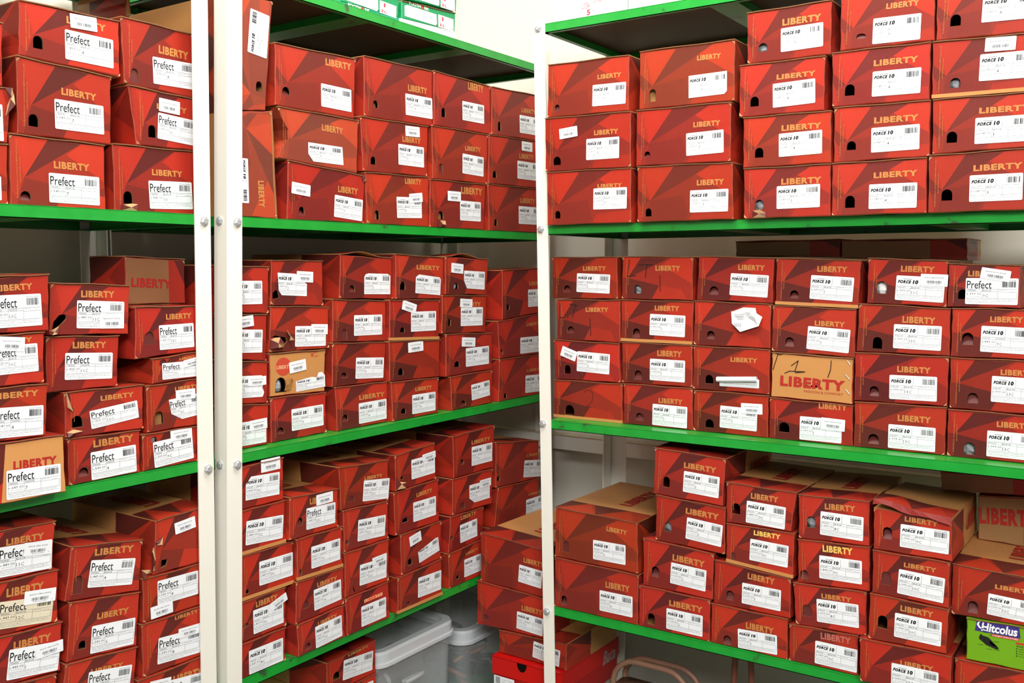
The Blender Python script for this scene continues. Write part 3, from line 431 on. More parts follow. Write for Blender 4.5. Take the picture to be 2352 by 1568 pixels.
('B3_5_1',{'q':[18722,10978,20491,11003,20509,10115,18780,10115],'d':100,'L':2850,'lab':(19595,10282,793,402,65),'hole':(19126,10184,228,135,17,'f'),'pr':'1049.00','sz':'4'}),
('B3_6_3',{'q':[20941,13605,22770,13669,22770,12407,20946,12283],'d':80,'L':2850,'lab':(22161,12584,769,477,11),'txt':(22221,13167,695,112,28),'hole':(21152,12541,132,148,28,'o'),'pr':'1099.00','sz':'6'}),
('B3_6_2',{'q':[20725,12261,22770,12399,22770,11250,20797,11262],'d':80,'L':3200,'lab':(21773,11321,1245,441,-6),'txt':(22087,12052,785,88,34),'pr':'1099.00','sz':'6','rip':[(20797,11365),(20836,11517),(20970,11463),(20950,11331)]}),
('B3_6_1',{'q':[20797,11254,22770,11243,22770,10115,20753,10115],'d':80,'L':3200,'lab':(22015,10219,881,481,-37),'txt':(22099,10790,771,75,-7),'hole':(21011,10170,128,151,-7,'o'),'pr':'1099.00','sz':'6'}),
('B4_1_5',{'q':[11875,9835,13203,9870,13192,9003,11852,9006],'d':20,'L':2600,'lab':(12224,9170,852,451,-44),'st':[(12616,9642,491,252,12)],'pr':'899.00','sz':'7C','lp':((0.15,1),(1,1),(1,0),(0,0),(0,0.68))}),
('B4_1_4',{'q':[11906,8998,13222,8995,13222,8119,11883,8122],'d':20,'L':2600,'lab':(12198,8294,942,472,-74),'pr':'849.00','sz':'7C','base':1}),
('B4_1_3',{'q':[12077,8114,13418,8110,13418,7222,12057,7221],'d':20,'L':2600,'lab':(12518,7409,873,480,-17),'hole':(12187,7330,90,89,23,'o'),'pr':'849.00','sz':'7C','base':1}),
('B4_1_2',{'q':[12033,7213,13197,7214,13199,6396,11991,6398],'d':20,'L':2600,'lab':(12349,6485,774,477,4),'txt':(12424,6998,557,114,19),'hole':(12093,6679,156,81,19,'f'),'st':[(12810,6809,446,169,293)],'pr':'899.00','sz':'7C'}),
('B4_1_1',{'q':[11888,6390,13177,6388,13162,5685,11865,5685],'d':20,'L':2600,'lab':(12218,5716,875,473,-8),'pr':'899.00','sz':'8C'}),
('B4_2_4',{'q':[13255,9047,14622,8984,14603,8148,13232,8162],'d':-80,'L':2600,'lab':(13688,8280,827,444,-34),'txt':(13799,8782,551,131,-45),'hole':(13448,8407,156,165,-45,'f'),'st':[(13973,8724,477,224,4)],'br':'P','pr':'449.00','sz':'12C','top':1}),
('B4_2_3',{'q':[13428,8154,14728,8139,14728,7248,13428,7284],'d':-80,'L':2600,'lab':(13811,7432,838,462,-8),'hole':(13487,7372,86,133,-19,'f'),'pr':'849.00','sz':'9C','base':1}),
('B4_2_2',{'q':[13389,7277,14756,7239,14744,6419,13358,6384],'d':-80,'L':2600,'lab':(13875,6525,795,444,31),'txt':(13967,6996,579,102,-12),'hole':(13566,6649,175,156,-12,'c'),'pr':'849.00','sz':'9C'}),
('B4_2_1',{'q':[13389,6376,14751,6411,14763,5685,13422,5685],'d':-80,'L':2600,'lab':(13903,5710,777,465,40),'txt':(13975,6162,559,92,40),'hole':(13610,5764,172,129,40,'f'),'pr':'849.00','sz':'9C'}),
('B4_3_4',{'q':[14632,9428,16191,9345,16184,8414,14679,8488],'d':-100,'L':2850,'lab':(15337,8546,844,458,-109),'txt':(15407,9002,582,79,-52),'hole':(14909,8614,187,134,-52,'c'),'pr':'899.00','sz':'12C','top':1}),
('B4_3_3',{'q':[14738,8480,16163,8407,16169,7531,14759,7547],'d':-100,'L':2600,'lab':(15160,7694,887,471,-75),'hole':(14789,7704,128,105,-69,'f'),'pr':'899.00','sz':'12C'}),
('B4_3_2',{'q':[14769,7538,16188,7523,16165,6558,14766,6545],'d':-100,'L':2600,'lab':(15208,6693,871,463,-40),'st':[(15617,7046,475,165,22)],'pr':'899.00','sz':'12C','rip':[(14781,6595),(14776,7042),(14890,7029),(14983,6883),(15026,6629),(15074,6598)]}),
('B4_3_1',{'q':[14773,6537,16154,6550,16198,5685,14820,5685],'d':-100,'L':2600,'lab':(15250,5753,807,457,0),'txt':(15374,6277,553,56,16),'pr':'849.00','sz':'11C','tx':3}),
('B4_4_4',{'q':[16416,9404,17834,9486,17880,8594,16438,8558],'d':-100,'L':2600,'lab':(16987,8734,864,463,17),'hole':(16602,8799,112,66,42,'o'),'st':[(17384,9093,485,163,66)],'pr':'1099.00','sz':'5','top':1,'tear':[[(16438,8600),(16450,8872),(16561,8762),(16709,8725),(16693,8600)]]}),
('B4_4_3',{'q':[16358,8548,17974,8589,18000,7538,16410,7531],'d':-100,'L':2850,'lab':(17033,7716,839,461,0),'txt':(17160,8282,579,98,28),'hole':(16654,7771,202,107,28,'o'),'pr':'1099.00','sz':'5'}),
('B4_4_2',{'q':[16583,7523,18082,7531,18061,6599,16596,6549],'d':-100,'L':2600,'lab':(17239,6688,769,347,161),'hole':(16831,6718,160,160,27,'o'),'st':[(16905,7155,423,241,171)],'pr':'1099.00','sz':'6','lp':((0,0.8),(0.85,1.02),(1,1),(1,0),(0,0))}),
('B4_4_1',{'q':[16473,6537,18078,6591,18098,5685,16459,5685],'d':-100,'L':2850,'lab':(17174,5862,870,477,-34),'hole':(16748,5769,158,102,35,'f'),'pr':'1099.00','sz':'6','base':1}),
('B4_5_4',{'q':[18679,9506,20450,9547,20399,8428,18710,8441],'d':0,'L':2850,'lab':(19441,8626,895,487,-10),'txt':(19447,9173,820,100,0),'hole':(18981,8721,152,143,0,'f'),'pr':'1099.00','sz':'6','top':1}),
('B4_5_3',{'q':[18663,8433,20364,8420,20341,7484,18647,7513],'d':0,'L':2850,'lab':(19338,7666,884,478,-12),'hole':(18955,7609,209,158,-9,'c'),'st':[(19783,7985,486,207,-3)],'pr':'1099.00','sz':'6','lp':((0,1),(1,1),(1,0),(0.25,0),(0,0.3))}),
('B4_5_2',{'q':[18576,7507,19944,7476,19939,6654,18489,6597],'d':0,'L':2600,'lab':(18954,6743,720,463,33),'txt':(18984,7324,650,103,16),'hole':(18539,6911,159,99,16,'f'),'pr':'1099.00','sz':'6'}),
('B4_5_1',{'q':[18489,6589,19888,6646,19848,5685,18511,5685],'d':0,'L':2600,'lab':(19109,5821,713,456,-6),'txt':(19186,6367,534,72,40),'hole':(18780,5851,132,90,40,'o'),'pr':'1099.00','sz':'6'}),
('B4_6_4',{'q':[20693,9039,22770,8797,22770,7711,20669,7818],'d':120,'L':3200,'lab':(21973,7865,925,473,-139),'txt':(22154,8413,845,76,-79),'hole':(20724,7983,144,142,-79,'o'),'pr':'1299.00','sz':'6'}),
('B4_6_3',{'q':[20776,7805,22770,7703,22770,6614,20611,6744],'d':120,'L':3200,'lab':(22106,6716,902,488,-23),'txt':(22240,7298,721,63,-48),'pr':'1299.00','sz':'6'}),
('B5_1_4',{'q':[14569,5081,16129,5117,16142,4327,14576,4319],'d':300,'L':2850,'lab':(15050,4513,959,447,-91),'txt':(15238,4994,657,52,14),'hole':(14770,4599,210,179,14,'o'),'pr':'899.00','sz':'9C'}),
('B5_1_3',{'q':[14576,4311,16142,4319,16153,3459,14582,3451],'d':300,'L':2850,'lab':(15087,3761,935,443,-35),'pr':'899.00','sz':'9C'}),
('A3_1_4',{'q':[7034,13513,8262,13559,8228,12678,6999,12667],'d':-300,'L':2600,'lab':(7367,12749,759,484,24),'txt':(7432,13290,564,96,47),'br':'P','pr':'449.00','sz':'11C','co':'WHITE','top':1}),
('A3_2_4',{'q':[8472,13424,9884,13361,9827,12524,8429,12581],'d':40,'L':2600,'lab':(8885,12668,853,453,-56),'txt':(8984,13167,601,111,-41),'st':[(9284,12643,451,236,-38)],'br':'P','pr':'449.00','sz':'11C','rip':[(8476,12668),(8503,12790),(8598,12890),(8683,12907),(8729,12869),(8722,12829),(8643,12752),(8591,12714),(8539,12658)],'tear':[[(8404,12587),(8448,12650),(8541,12717),(8565,12676),(8512,12599),(8450,12587),(8419,12587)]]}),
('A3_3_4',{'q':[9976,12990,11301,12971,11277,12147,9938,12080],'d':40,'L':2600,'lab':(10428,12206,724,434,15),'txt':(10574,12733,533,100,6),'hole':(10129,12319,207,222,6,'c'),'br':'P','pr':'425.00','sz':'13C','top':1}),
('A3_1_3',{'q':[6998,12659,8151,12670,8120,11882,6967,11884],'d':-300,'L':2600,'lab':(7373,12054,666,428,21),'txt':(7393,12510,564,79,12),'st':[(7427,12419,396,214,-95)],'br':'P','pr':'425.00','sz':'10C'}),
('A3_2_3',{'q':[8363,12576,9647,12516,9587,11658,8346,11669],'d':40,'L':2600,'lab':(8650,11848,841,434,-63),'txt':(8807,12345,595,107,-55),'hole':(8364,11973,145,210,-55,'g'),'br':'P','pr':'425.00','sz':'11C','co':'WHITE'}),
('A3_3_3',{'q':[10285,12073,11288,12140,11274,11657,10269,11623],'d':40,'L':2600,'lab':(10465,11679,732,291,0),'txt':(10830,11992,411,46,60),'hole':(10419,11926,153,107,60,'c'),'st':[(10920,11857,342,128,162)],'br':'P','pr':'399.00','sz':'9C','co':'WHITE'}),
('A3_1_2',{'q':[6961,11876,8182,11874,8119,11053,6928,11068],'d':-300,'L':2600,'lab':(7326,11118,745,454,-49),'txt':(7327,11698,700,94,-18),'br':'P','pr':'549.00','sz':'4','co':'WHITE'}),
('A3_2_2',{'q':[8634,11661,10084,11645,10060,10870,8634,10908],'d':40,'L':2600,'lab':(9088,10990,892,302,94),'txt':(9269,11437,623,87,4),'hole':(8735,11053,211,191,4,'o'),'br':'P','pr':'425.00','sz':'12C','top':1,'tear':[[(8634,10914),(8656,10991),(8772,11029),(8887,10995),(8731,10944)],[(8625,11662),(8680,11620),(8672,11423),(8784,11355),(8764,11321),(8644,11408)]]}),
('A3_3_2',{'q':[10137,11610,11291,11649,11264,10785,10137,10783],'d':40,'L':2600,'lab':(10616,10915,667,396,88),'txt':(10719,11443,504,80,21),'hole':(10291,10899,182,230,21,'k'),'st':[(10725,11282,415,180,4)],'br':'P','pr':'399.00','sz':'6C','lp':((0,1),(1,1),(1,0),(0.35,0),(0.03,0.35))}),
('A3_1_1',{'q':[7005,11059,8404,11041,8417,10115,6964,10115],'d':-300,'L':2600,'lab':(7466,10168,854,443,-33),'txt':(7589,10598,685,139,-29),'br':'P','pr':'649.00','sz':'7','co':'WHITE','kraft':3}),
('A3_2_1',{'q':[8662,10900,9992,10862,9976,10115,8663,10115],'d':40,'L':2600,'lab':(9059,10140,842,466,10),'txt':(9111,10677,749,121,2),'hole':(8839,10232,182,144,2,'f'),'br':'P','pr':'549.00','sz':'4','co':'WHITE'}),
('A3_3_1',{'q':[10028,10775,11210,10777,11190,10115,10031,10115],'d':40,'L':2600,'lab':(10260,10140,822,456,61),'hole':(10203,10598,128,97,17,'g'),'st':[(10594,10559,455,192,27)],'br':'P','pr':'399.00','sz':'9C','co':'WHITE'}),
('A4_1_4',{'q':[7087,9660,8416,9616,8333,8827,7057,8876],'d':40,'L':2600,'lab':(7454,8915,862,468,-73),'txt':(7609,9382,608,105,-50),'st':[(7864,9150,457,214,-129)],'br':'P','pr':'449.00','sz':'11C'}),
('A4_1_3',{'q':[7141,8867,8431,8815,8389,7954,7110,8027],'d':40,'L':2600,'lab':(7407,8121,879,421,-153),'txt':(7580,8577,595,135,-76),'st':[(7839,8380,518,213,-127)],'br':'P','pr':'449.00','sz':'12C','stain':1}),
('A4_1_2',{'q':[7193,8017,8463,7941,8408,7132,7161,7231],'d':40,'L':2600,'lab':(7525,7280,839,471,-143),'txt':(7657,7724,609,123,-71),'st':[(8002,7454,456,194,-4)],'br':'P','pr':'449.00','sz':'1'}),
('A4_1_1',{'q':[7161,7223,8337,7124,8306,6344,7128,6443],'d':40,'L':2600,'txt':(7566,6940,636,134,-98)}),
('A4_2_3',{'q':[8667,9129,9979,8948,9892,8044,8523,8236],'d':40,'L':2600,'lab':(8916,8362,839,452,-198),'txt':(9067,8862,733,116,-138),'hole':(8657,8320,165,299,-138,'c'),'br':'P','pr':'449.00','sz':'4','top':1}),
('A4_2_2',{'q':[8602,8217,9894,8036,9800,7093,8518,7224],'d':40,'L':2600,'lab':(8924,7235,818,460,-115),'txt':(9071,7776,595,106,-115),'hole':(8726,7370,133,139,-115,'o'),'br':'P','pr':'549.00','sz':'6'}),
('A4_2_1',{'q':[8493,7218,9811,7084,9725,6304,8383,6438],'d':40,'L':2600,'lab':(8813,6482,818,459,-176),'txt':(8924,6886,609,80,-124),'br':'P','pr':'549.00','sz':'6'}),
('A4_3_4',{'q':[10250,9209,11355,9272,11326,8216,10173,8243],'d':40,'L':2600,'st':[(10640,8862,443,211,107)],'top':1,'rip':[(10201,8452),(10347,8469),(10481,8456),(10441,8348),(10318,8325),(10198,8367)],'tear':[[(10148,8494),(10148,8663),(10186,8733),(10203,8537),(10148,8428),(10196,8325),(10148,8320)],[(10225,8809),(10361,8895),(10308,8768),(10235,8764)]]}),
('A4_3_3',{'q':[9955,8239,11336,8208,11313,7419,9940,7444],'d':40,'L':2600,'lab':(10233,7674,863,441,-30),'st':[(10087,7466,457,217,17)],'br':'P','pr':'549.00','sz':'8','tear':[[(9915,8252),(9915,8401),(10055,8383),(10100,8307),(10004,8269)]]}),
('A4_3_2',{'q':[9905,7437,11313,7411,11284,6460,9904,6476],'d':40,'L':2600,'lab':(10194,6614,913,470,-86),'txt':(10582,7305,510,65,-14),'hole':(9981,7232,135,163,-14,'o'),'st':[(10637,6943,492,178,-60)],'br':'P','pr':'549.00','sz':'8'}),
('A4_3_1',{'q':[9802,6469,11284,6452,11253,5685,9772,5685],'d':40,'L':2600,'lab':(10175,5831,961,436,-127),'txt':(10506,6117,641,171,-67),'st':[(10007,6164,442,197,-133)],'br':'P','pr':'549.00','sz':'8'}),
('S_1_4',{'q':[-14423,6956,-12482,6808,-12481,5604,-14428,5683],'d':600,'L':3000,'lab':(-13262,5872,686,442,-81),'txt':(-13103,6386,604,122,-59),'pr':'1299.00','sz':'7','top':1}),
('S_1_3',{'q':[-14540,5680,-12481,5596,-12479,4579,-14546,4526],'d':600,'L':3000,'lab':(-13315,4669,778,442,-53),'txt':(-13158,5159,618,133,-21),'hole':(-14347,4678,170,151,-21,'c'),'pr':'1299.00','sz':'7'}),
('S_1_2',{'q':[-13856,4518,-11843,4595,-11860,3922,-13848,3922],'d':600,'L':2550,'lab':(-12837,4045,778,413,-100),'pr':'1299.00','sz':'7'}),
('B1_1_1',{'q':[15258,19301,17170,19370,17169,19175,15257,19175],'d':300,'L':2850,'foot':5}),
('B1_1_2',{'q':[15339,19700,17168,19779,17158,19377,15277,19309],'d':300,'L':2850,'foot':4}),
('B1_2_1',{'q':[17212,19357,19260,19453,19259,19175,17212,19175],'d':300,'L':3200,'foot':3}),
('B1_2_2',{'q':[17269,19774,19274,19913,19245,19460,17264,19367],'d':300,'L':3200,'foot':1}),
('B1_2_3',{'q':[17447,20280,19327,20414,19309,19961,17441,19834],'d':300,'L':2850,'foot':2}),
('C1_1_1',{'q':[-11961,20392,-10153,20402,-10133,19175,-11947,19175],'d':200,'L':2850,'foot':6}),
('C1_2_1',{'q':[-10097,20071,-7570,20105,-7557,19175,-10091,19175],'d':200,'L':3200,'foot':7}),
('A3_3_5',{'q':[10346,13870,11600,13821,11600,12979,10330,12993],'d':850,'L':1100,'txt':(10447,13308,844,168,-60),'kraft':4}),
('C3_4_5',{'q':[-8278,14245,-5960,14249,-5950,13852,-8271,13903],'d':2000,'L':1600,'kraft':4}),
('C3_5_5',{'q':[-5940,14230,-3489,14218,-3475,13780,-5931,13839],'d':2000,'L':1600,'kraft':4}),
('C4_6_4',{'q':[-3133,9124,-2014,9210,-1988,8195,-3111,8229],'d':2000,'L':1600,'txt':(-3101,8554,1035,330,53),'kraft':4}),
('C4_6_5',{'q':[-3846,9517,-2029,9655,-2015,9218,-3819,9132],'d':2000,'L':1600,'kraft':4}),
('A2_2_4',{'q':[11294,18867,11400,19127,11400,18373,11277,18395],'d':2000,'L':1600,'kraft':4}),
('A4_1_0',{'q':[7128,6433,8306,6334,8306,5685,7128,5685],'d':40,'L':2600}),
('A4_2_0',{'q':[8383,6428,9725,6294,9725,5685,8383,5685],'d':40,'L':2600}),
('B5_1_2',{'q':[14582,3441,16153,3449,16153,2585,14582,2585],'d':300,'L':2850}),
('B5_1_1',{'q':[14582,2575,16153,2575,16153,1705,14582,1705],'d':300,'L':2850}),
('B4_6_2',{'q':[20611,6734,22770,6604,22770,5685,20611,5685],'d':120,'L':3200}),
]
# ------------------------------------------------------------------ the room
WALL = mat('cream_wall_paint', (244, 239, 226), .8, .3, .03, 4)
FLOOR = mat('grey_floor', (120, 116, 108), .5, .4, .1, 6)
m = MB(); m.box(-2.0, -1.90, -1.2, 2.57, 0, 2.9); struct(m.build('wall_left', WALL))
m = MB(); m.box(-1.90, 1.8, 2.47, 2.57, 0, 2.9); struct(m.build('wall_back', WALL))
m = MB(); m.box(-2.0, 1.8, -1.2, 2.57, -.06, 0); struct(m.build('floor', FLOOR))
m = MB(); m.box(-2.0, 1.8, -1.2, 2.57, 2.9, 2.98); struct(m.build('ceiling', mat('white_ceiling_paint', (244, 242, 236), .8, .3)))
DUST = mat('dusty_trunking', (206, 190, 164), .8, .2, .25, 40)
m = MB(); m.box(-1.90, .3, 2.437, 2.4695, .826, .868); m.box(-1.90, .3, 2.435, 2.4695, .868, .8695, 1); struct(m.build('trim_1', [WALL, DUST]))
m = MB(); m.box(-1.606, -1.586, 2.455, 2.4695, .30, 1.62); struct(m.build('trim_2', mat('white_conduit', (240, 238, 230), .5, .4)))

# ------------------------------------------------------------------ racks
def green_mat():
    m = bpy.data.materials.new('green_shelf_paint'); m.use_nodes = True; nt = m.node_tree; p = nt.nodes['Principled BSDF']
    tc = nt.nodes.new('ShaderNodeTexCoord'); n = nt.nodes.new('ShaderNodeTexNoise'); n.inputs['Scale'].default_value = 26; n.inputs['Detail'].default_value = 8
    nt.links.new(tc.outputs['Object'], n.inputs['Vector'])
    r = nt.nodes.new('ShaderNodeValToRGB'); e = r.color_ramp.elements
    e[0].position = .30; e[0].color = lin(52, 84, 52); e[1].position = .36; e[1].color = lin(18, 150, 46)
    e.new(.75).color = lin(30, 162, 56)
    nt.links.new(n.outputs['Fac'], r.inputs[0]); nt.links.new(r.outputs[0], p.inputs['Base Color'])
    p.inputs['Roughness'].default_value = .32
    return m
GREEN = green_mat()
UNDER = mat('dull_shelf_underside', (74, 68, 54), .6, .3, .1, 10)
def fill(poly, h0, h1):
    return [(x, y, h0) for x, y in poly], [(x, y, h1) for x, y in poly]
def shelf(parent, x0, x1, y0, y1, z):
    m = MB(); t = .0015; h = .0205
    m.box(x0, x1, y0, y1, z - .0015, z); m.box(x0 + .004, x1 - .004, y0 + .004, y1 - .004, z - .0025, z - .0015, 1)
    for a in ((x0, x0 + t, y0, y1), (x1 - t, x1, y0, y1), (x0, x1, y0, y0 + t), (x0, x1, y1 - t, y1)): m.box(*a, z - h, z - .001)
    w = .012
    for a in ((x0, x0 + w, y0, y1), (x1 - w, x1, y0, y1), (x0, x1, y0, y0 + w), (x0, x1, y1 - w, y1)): m.box(*a, z - h, z - h + t)
    if x1 - x0 > y1 - y0:
        for k in (1, 2): xc = x0 + (x1 - x0) * k / 3; m.box(xc - .03, xc + .03, y0 + .01, y1 - .01, z - .018, z - .002)
    else:
        for k in (1, 2): yc = y0 + (y1 - y0) * k / 3; m.box(x0 + .01, x1 - .01, yc - .03, yc + .03, z - .018, z - .002)
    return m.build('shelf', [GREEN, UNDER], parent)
def post(parent, corner0, corner1, ztop, dx, dy, w=.036, bolts=()):
    """slotted angle upright: L section, corner line from the floor point to the top point, legs along dx and dy"""
    t = .0025
    def ring(c, z):
        cx, cy = c
        return [(cx, cy, z), (cx + dx * w, cy, z), (cx + dx * w, cy + dy * t, z), (cx + dx * t, cy + dy * t, z), (cx + dx * t, cy + dy * w, z), (cx, cy + dy * w, z)]
    r0, r1 = ring(corner0, .0), ring(corner1, ztop)
    if dx * dy < 0: r0, r1 = r0[::-1], r1[::-1]
    m = MB(); m.prism(r0, r1); p = m.build('post', POSTM, parent)
    for (x, y, z, ax) in bolts:
        b = MB(); R = .0085
        def hexr(r, d):
            o = []
            for k in range(6):
                a = math.radians(60 * k + 17); c, s = r * math.cos(a), r * math.sin(a)
                o.append((x + d, y + c, z + s) if ax == 'x' else (x + c, y - d, z + s))
            return o
        if ax == 'y2':
            def hexr(r, d): return [(x + r * math.cos(math.radians(60 * k)), y - d, z + r * math.sin(math.radians(60 * k))) for k in range(6)]
        b.prism(hexr(R, .0), hexr(R, .005)); b.prism(hexr(R * .86, .005), hexr(R * .6, .0068))
        b.build('bolt', STEEL, p)
    return p
SHZ = {1: 1.917, 2: 1.461, 3: 1.011, 4: .568, 5: .17}
XF, XB, YF, YB = -1.466, -1.846, 1.89, 2.27
def lean(a_lo, z_lo, a_hi, z_hi, ztop):
    k = (a_hi - a_lo) / (z_hi - z_lo); return a_lo - k * z_lo, a_lo + k * (ztop - z_lo)
# left rack
rk = tag(empty('storage_rack', (0, 0, 0)), 'leftmost cream and green steel rack, cut off by the photo edge', 'rack', 'steel racks')
for k in SHZ: shelf(rk, XB, XF, .25, 1.152, SHZ[k])
y0, y1 = lean(1.1416, .63, 1.1578, 1.822, 1.96)
post(rk, (XF + .003, y0), (XF + .003, y1), 1.96, -1, -1, .034, [(XF + .003, 1.137, 1.449, 'x'), (XF + .003, 1.132, .995, 'x')])
post(rk, (XB, 1.168), (XB, 1.168), 1.96, 1, -1, .038); post(rk, (XF + .003, .25), (XF + .003, .25), 1.96, -1, 1); post(rk, (XB, .25), (XB, .25), 1.96, 1, 1)
# middle rack
rk = tag(empty('storage_rack', (0, 0, 0)), 'middle cream and green steel rack running into the room corner', 'rack', 'steel racks')
for k in SHZ: shelf(rk, XB, XF, max(1.178, 1.1662 + (SHZ[k] - .62) * .0279 + .004), 2.31, SHZ[k])
y0, y1 = lean(1.1662, .62, 1.2001, 1.835, 1.96)
post(rk, (XF + .003, y0), (XF + .003, y1), 1.96, -1, 1, .036, [(XF + .003, 1.212, 1.450, 'x'), (XF + .003, 1.199, .992, 'x'), (XF - .016, 1.191, 1.452, 'y'), (XF - .016, 1.179, .993, 'y')])
post(rk, (XB, 1.175), (XB, 1.175), 1.96, 1, 1, .036); post(rk, (XB, 2.335), (XB, 2.335), 1.96, 1, -1, .036); post(rk, (XF + .003, 2.312), (XF + .003, 2.312), 1.96, -1, -1, .027)
# right rack
rk = tag(empty('storage_rack', (0, 0, 0)), 'right cream and green steel rack along the back wall', 'rack', 'steel racks')
for k in SHZ: shelf(rk, -1.215 if k < 3 else -1.2, .06, YF, YB, SHZ[k])
x0, x1 = lean(-1.2095, .42, -1.2397, 1.92, 1.925)
post(rk, (x0, YF - .003), (x1, YF - .003), 1.925, 1, 1, .030, [(-1.226, YF - .003, 1.908, 'y2'), (-1.2184, YF - .003, 1.4537, 'y2'), (-1.212, YF - .003, 1.002, 'y2'), (-1.2005, YF - .003, .5556, 'y2')])
post(rk, (-1.242, YB), (-1.240, YB), 1.925, 1, -1, .046); post(rk, (.07, YF - .003), (.07, YF - .003), 1.925, -1, 1); post(rk, (.07, YB), (.07, YB), 1.925, -1, -1)

# ------------------------------------------------------------------ shoe boxes
ORD = ['top', 'second', 'third', 'fourth', 'fifth', 'sixth']
COLN = ['first', 'second', 'third', 'fourth', 'fifth', 'sixth', 'seventh']
RACK = {'A': 'left rack', 'B': 'middle rack', 'C': 'right rack'}
SHELF = {'1': 'topmost shelf', '2': 'upper shelf', '3': 'middle shelf', '4': 'lower shelf', '5': 'bottom shelf'}
KEYS = [k for k, _ in BOXES]
def where(k):
    r, c, n = k[:2], k.split('_')[1], int(k.split('_')[2])
    rows = sorted((int(x.split('_')[2]) for x in KEYS if x[:2] == r and x.split('_')[1] == c), reverse=True)
    cols = sorted({int(x.split('_')[1]) for x in KEYS if x[:2] == r})
    row = ORD[rows.index(n)]; row = 'top box' if row == 'top' else row + ' from top'
    if r == 'S_': return row + ' of the stack in the corner behind the post'
    return '%s stack from left, %s, %s, %s' % (COLN[cols.index(int(c))], row, SHELF[r[1]], RACK[r[0]])
STK = ['BLACK BOYS SHOES', 'BLACK SENIOR SHOES', 'WHITE CANVAS SHOES', 'BLACK GIRLS SHOES']
HAND = {
    'LT1': [[(.064, .9), (.054, .53), (.13, .55)], [(.19, .59), (.18, .53)], [(.22, .88), (.35, .85)], [(.31, .86), (.26, .56)], [(.54, .54), (.546, .14)]],
    'LT1b': [[(.11, .9), (.08, .52), (.2, .54)], [(.245, .79), (.44, .79)], [(.36, .79), (.34, .49)], [(.546, .55), (.553, .19)]],
    '1': [[(.04, .97), (.1, .94), (.15, .97)], [(.077, .94), (.02, .6)], [(.25, .72), (.335, .84), (.295, .6)], [(.17, .545), (.23, .6), (.42, .61), (.3, .575)], [(.735, .89), (.73, .7), (.70, .53)]],
    '2': [[(.45, .71), (.48, .77), (.54, .78), (.585, .7), (.575, .52), (.5, .36), (.565, .345)]]}
def arch(x, z, w, h, ang, n=6):
    """thumb hole outline, counter-clockwise seen from the front"""
    r = w / 2; r2 = min(r, h * .6); pts = [(0, 0), (w, 0)]
    for k in range(n + 1): a = math.pi * k / n; pts.append((r + r * math.cos(a), h - r2 + r2 * math.sin(a)))
    c, s = math.cos(ang), math.sin(ang)
    return [(x + a * c - b * s, z + a * s + b * c) for a, b in pts]
def tint(rng, tone):
    v = rng.uniform(.84, 1.06)
    if tone == 2: return (v * .98, v * 2.0, v * 1.7, 1)
    if tone: return (v, v * 1.45, v * .9, 1)
    return (v, v * rng.uniform(.92, 1.22), v * rng.uniform(.92, 1.2), 1)
def lid_me(name, parent, tl, tr, L, up, rng, matl, col):
    n = 8; th = .0017; dx, dz = tr[0] - tl[0], tr[1] - tl[1]; ln = math.hypot(dx, dz); nx, nz = -dz / ln, dx / ln
    ph = rng.uniform(0, 6); ys = [-.0022, .02, .07, L * .5, L]
    v = []; f = []; mi = []; uv = []
    def off(i, j):
        s = i / n; o = -.0006 * (1 + math.sin(s * 9 + ph)) * (1 if j < 2 else .4)
        if up == 2: o += .009 * max(0, math.sin(math.pi * min(1, s / .8))) ** 2 * (1 - ys[j] / L)
        if up == 1: o += (.016 + .004 * math.sin(s * 7)) * (1 - ys[j] / L) * (1 - .75 * s)
        return o
    for lay in (0, 1):
        for j, y in enumerate(ys):
            for i in range(n + 1):
                s = i / n; o = off(i, j) + (th if lay else 0) - th
                v.append((tl[0] + dx * s + nx * o, y, tl[1] + dz * s + nz * o))
    q = (n + 1); T = q * len(ys)
    for j in range(len(ys) - 1):
        for i in range(n):
            a = T + j * q + i; f.append((a, a + 1, a + q + 1, a + q)); mi.append(0); uv.append([(max(0, ys[j]), i / n), (max(0, ys[j]), (i + 1) / n), (ys[j + 1], (i + 1) / n), (ys[j + 1], i / n)])
            a = j * q + i; f.append((a, a + q, a + q + 1, a + 1)); mi.append(1); uv.append(None)
    for i in range(n): f.append((i, i + 1, T + i + 1, T + i)); mi.append(2); uv.append(None)
    for j in range(len(ys) - 1):
        a = j * q; f.append((a, T + a, T + a + q, a + q)); mi.append(1); uv.append(None)
        a = j * q + n; f.append((a, a + q, T + a + q, T + a)); mi.append(1); uv.append(None)
    o = mesh(name, v, f, [matl, KRAFT, RAW], parent, mi, uv); o.color = col; return o

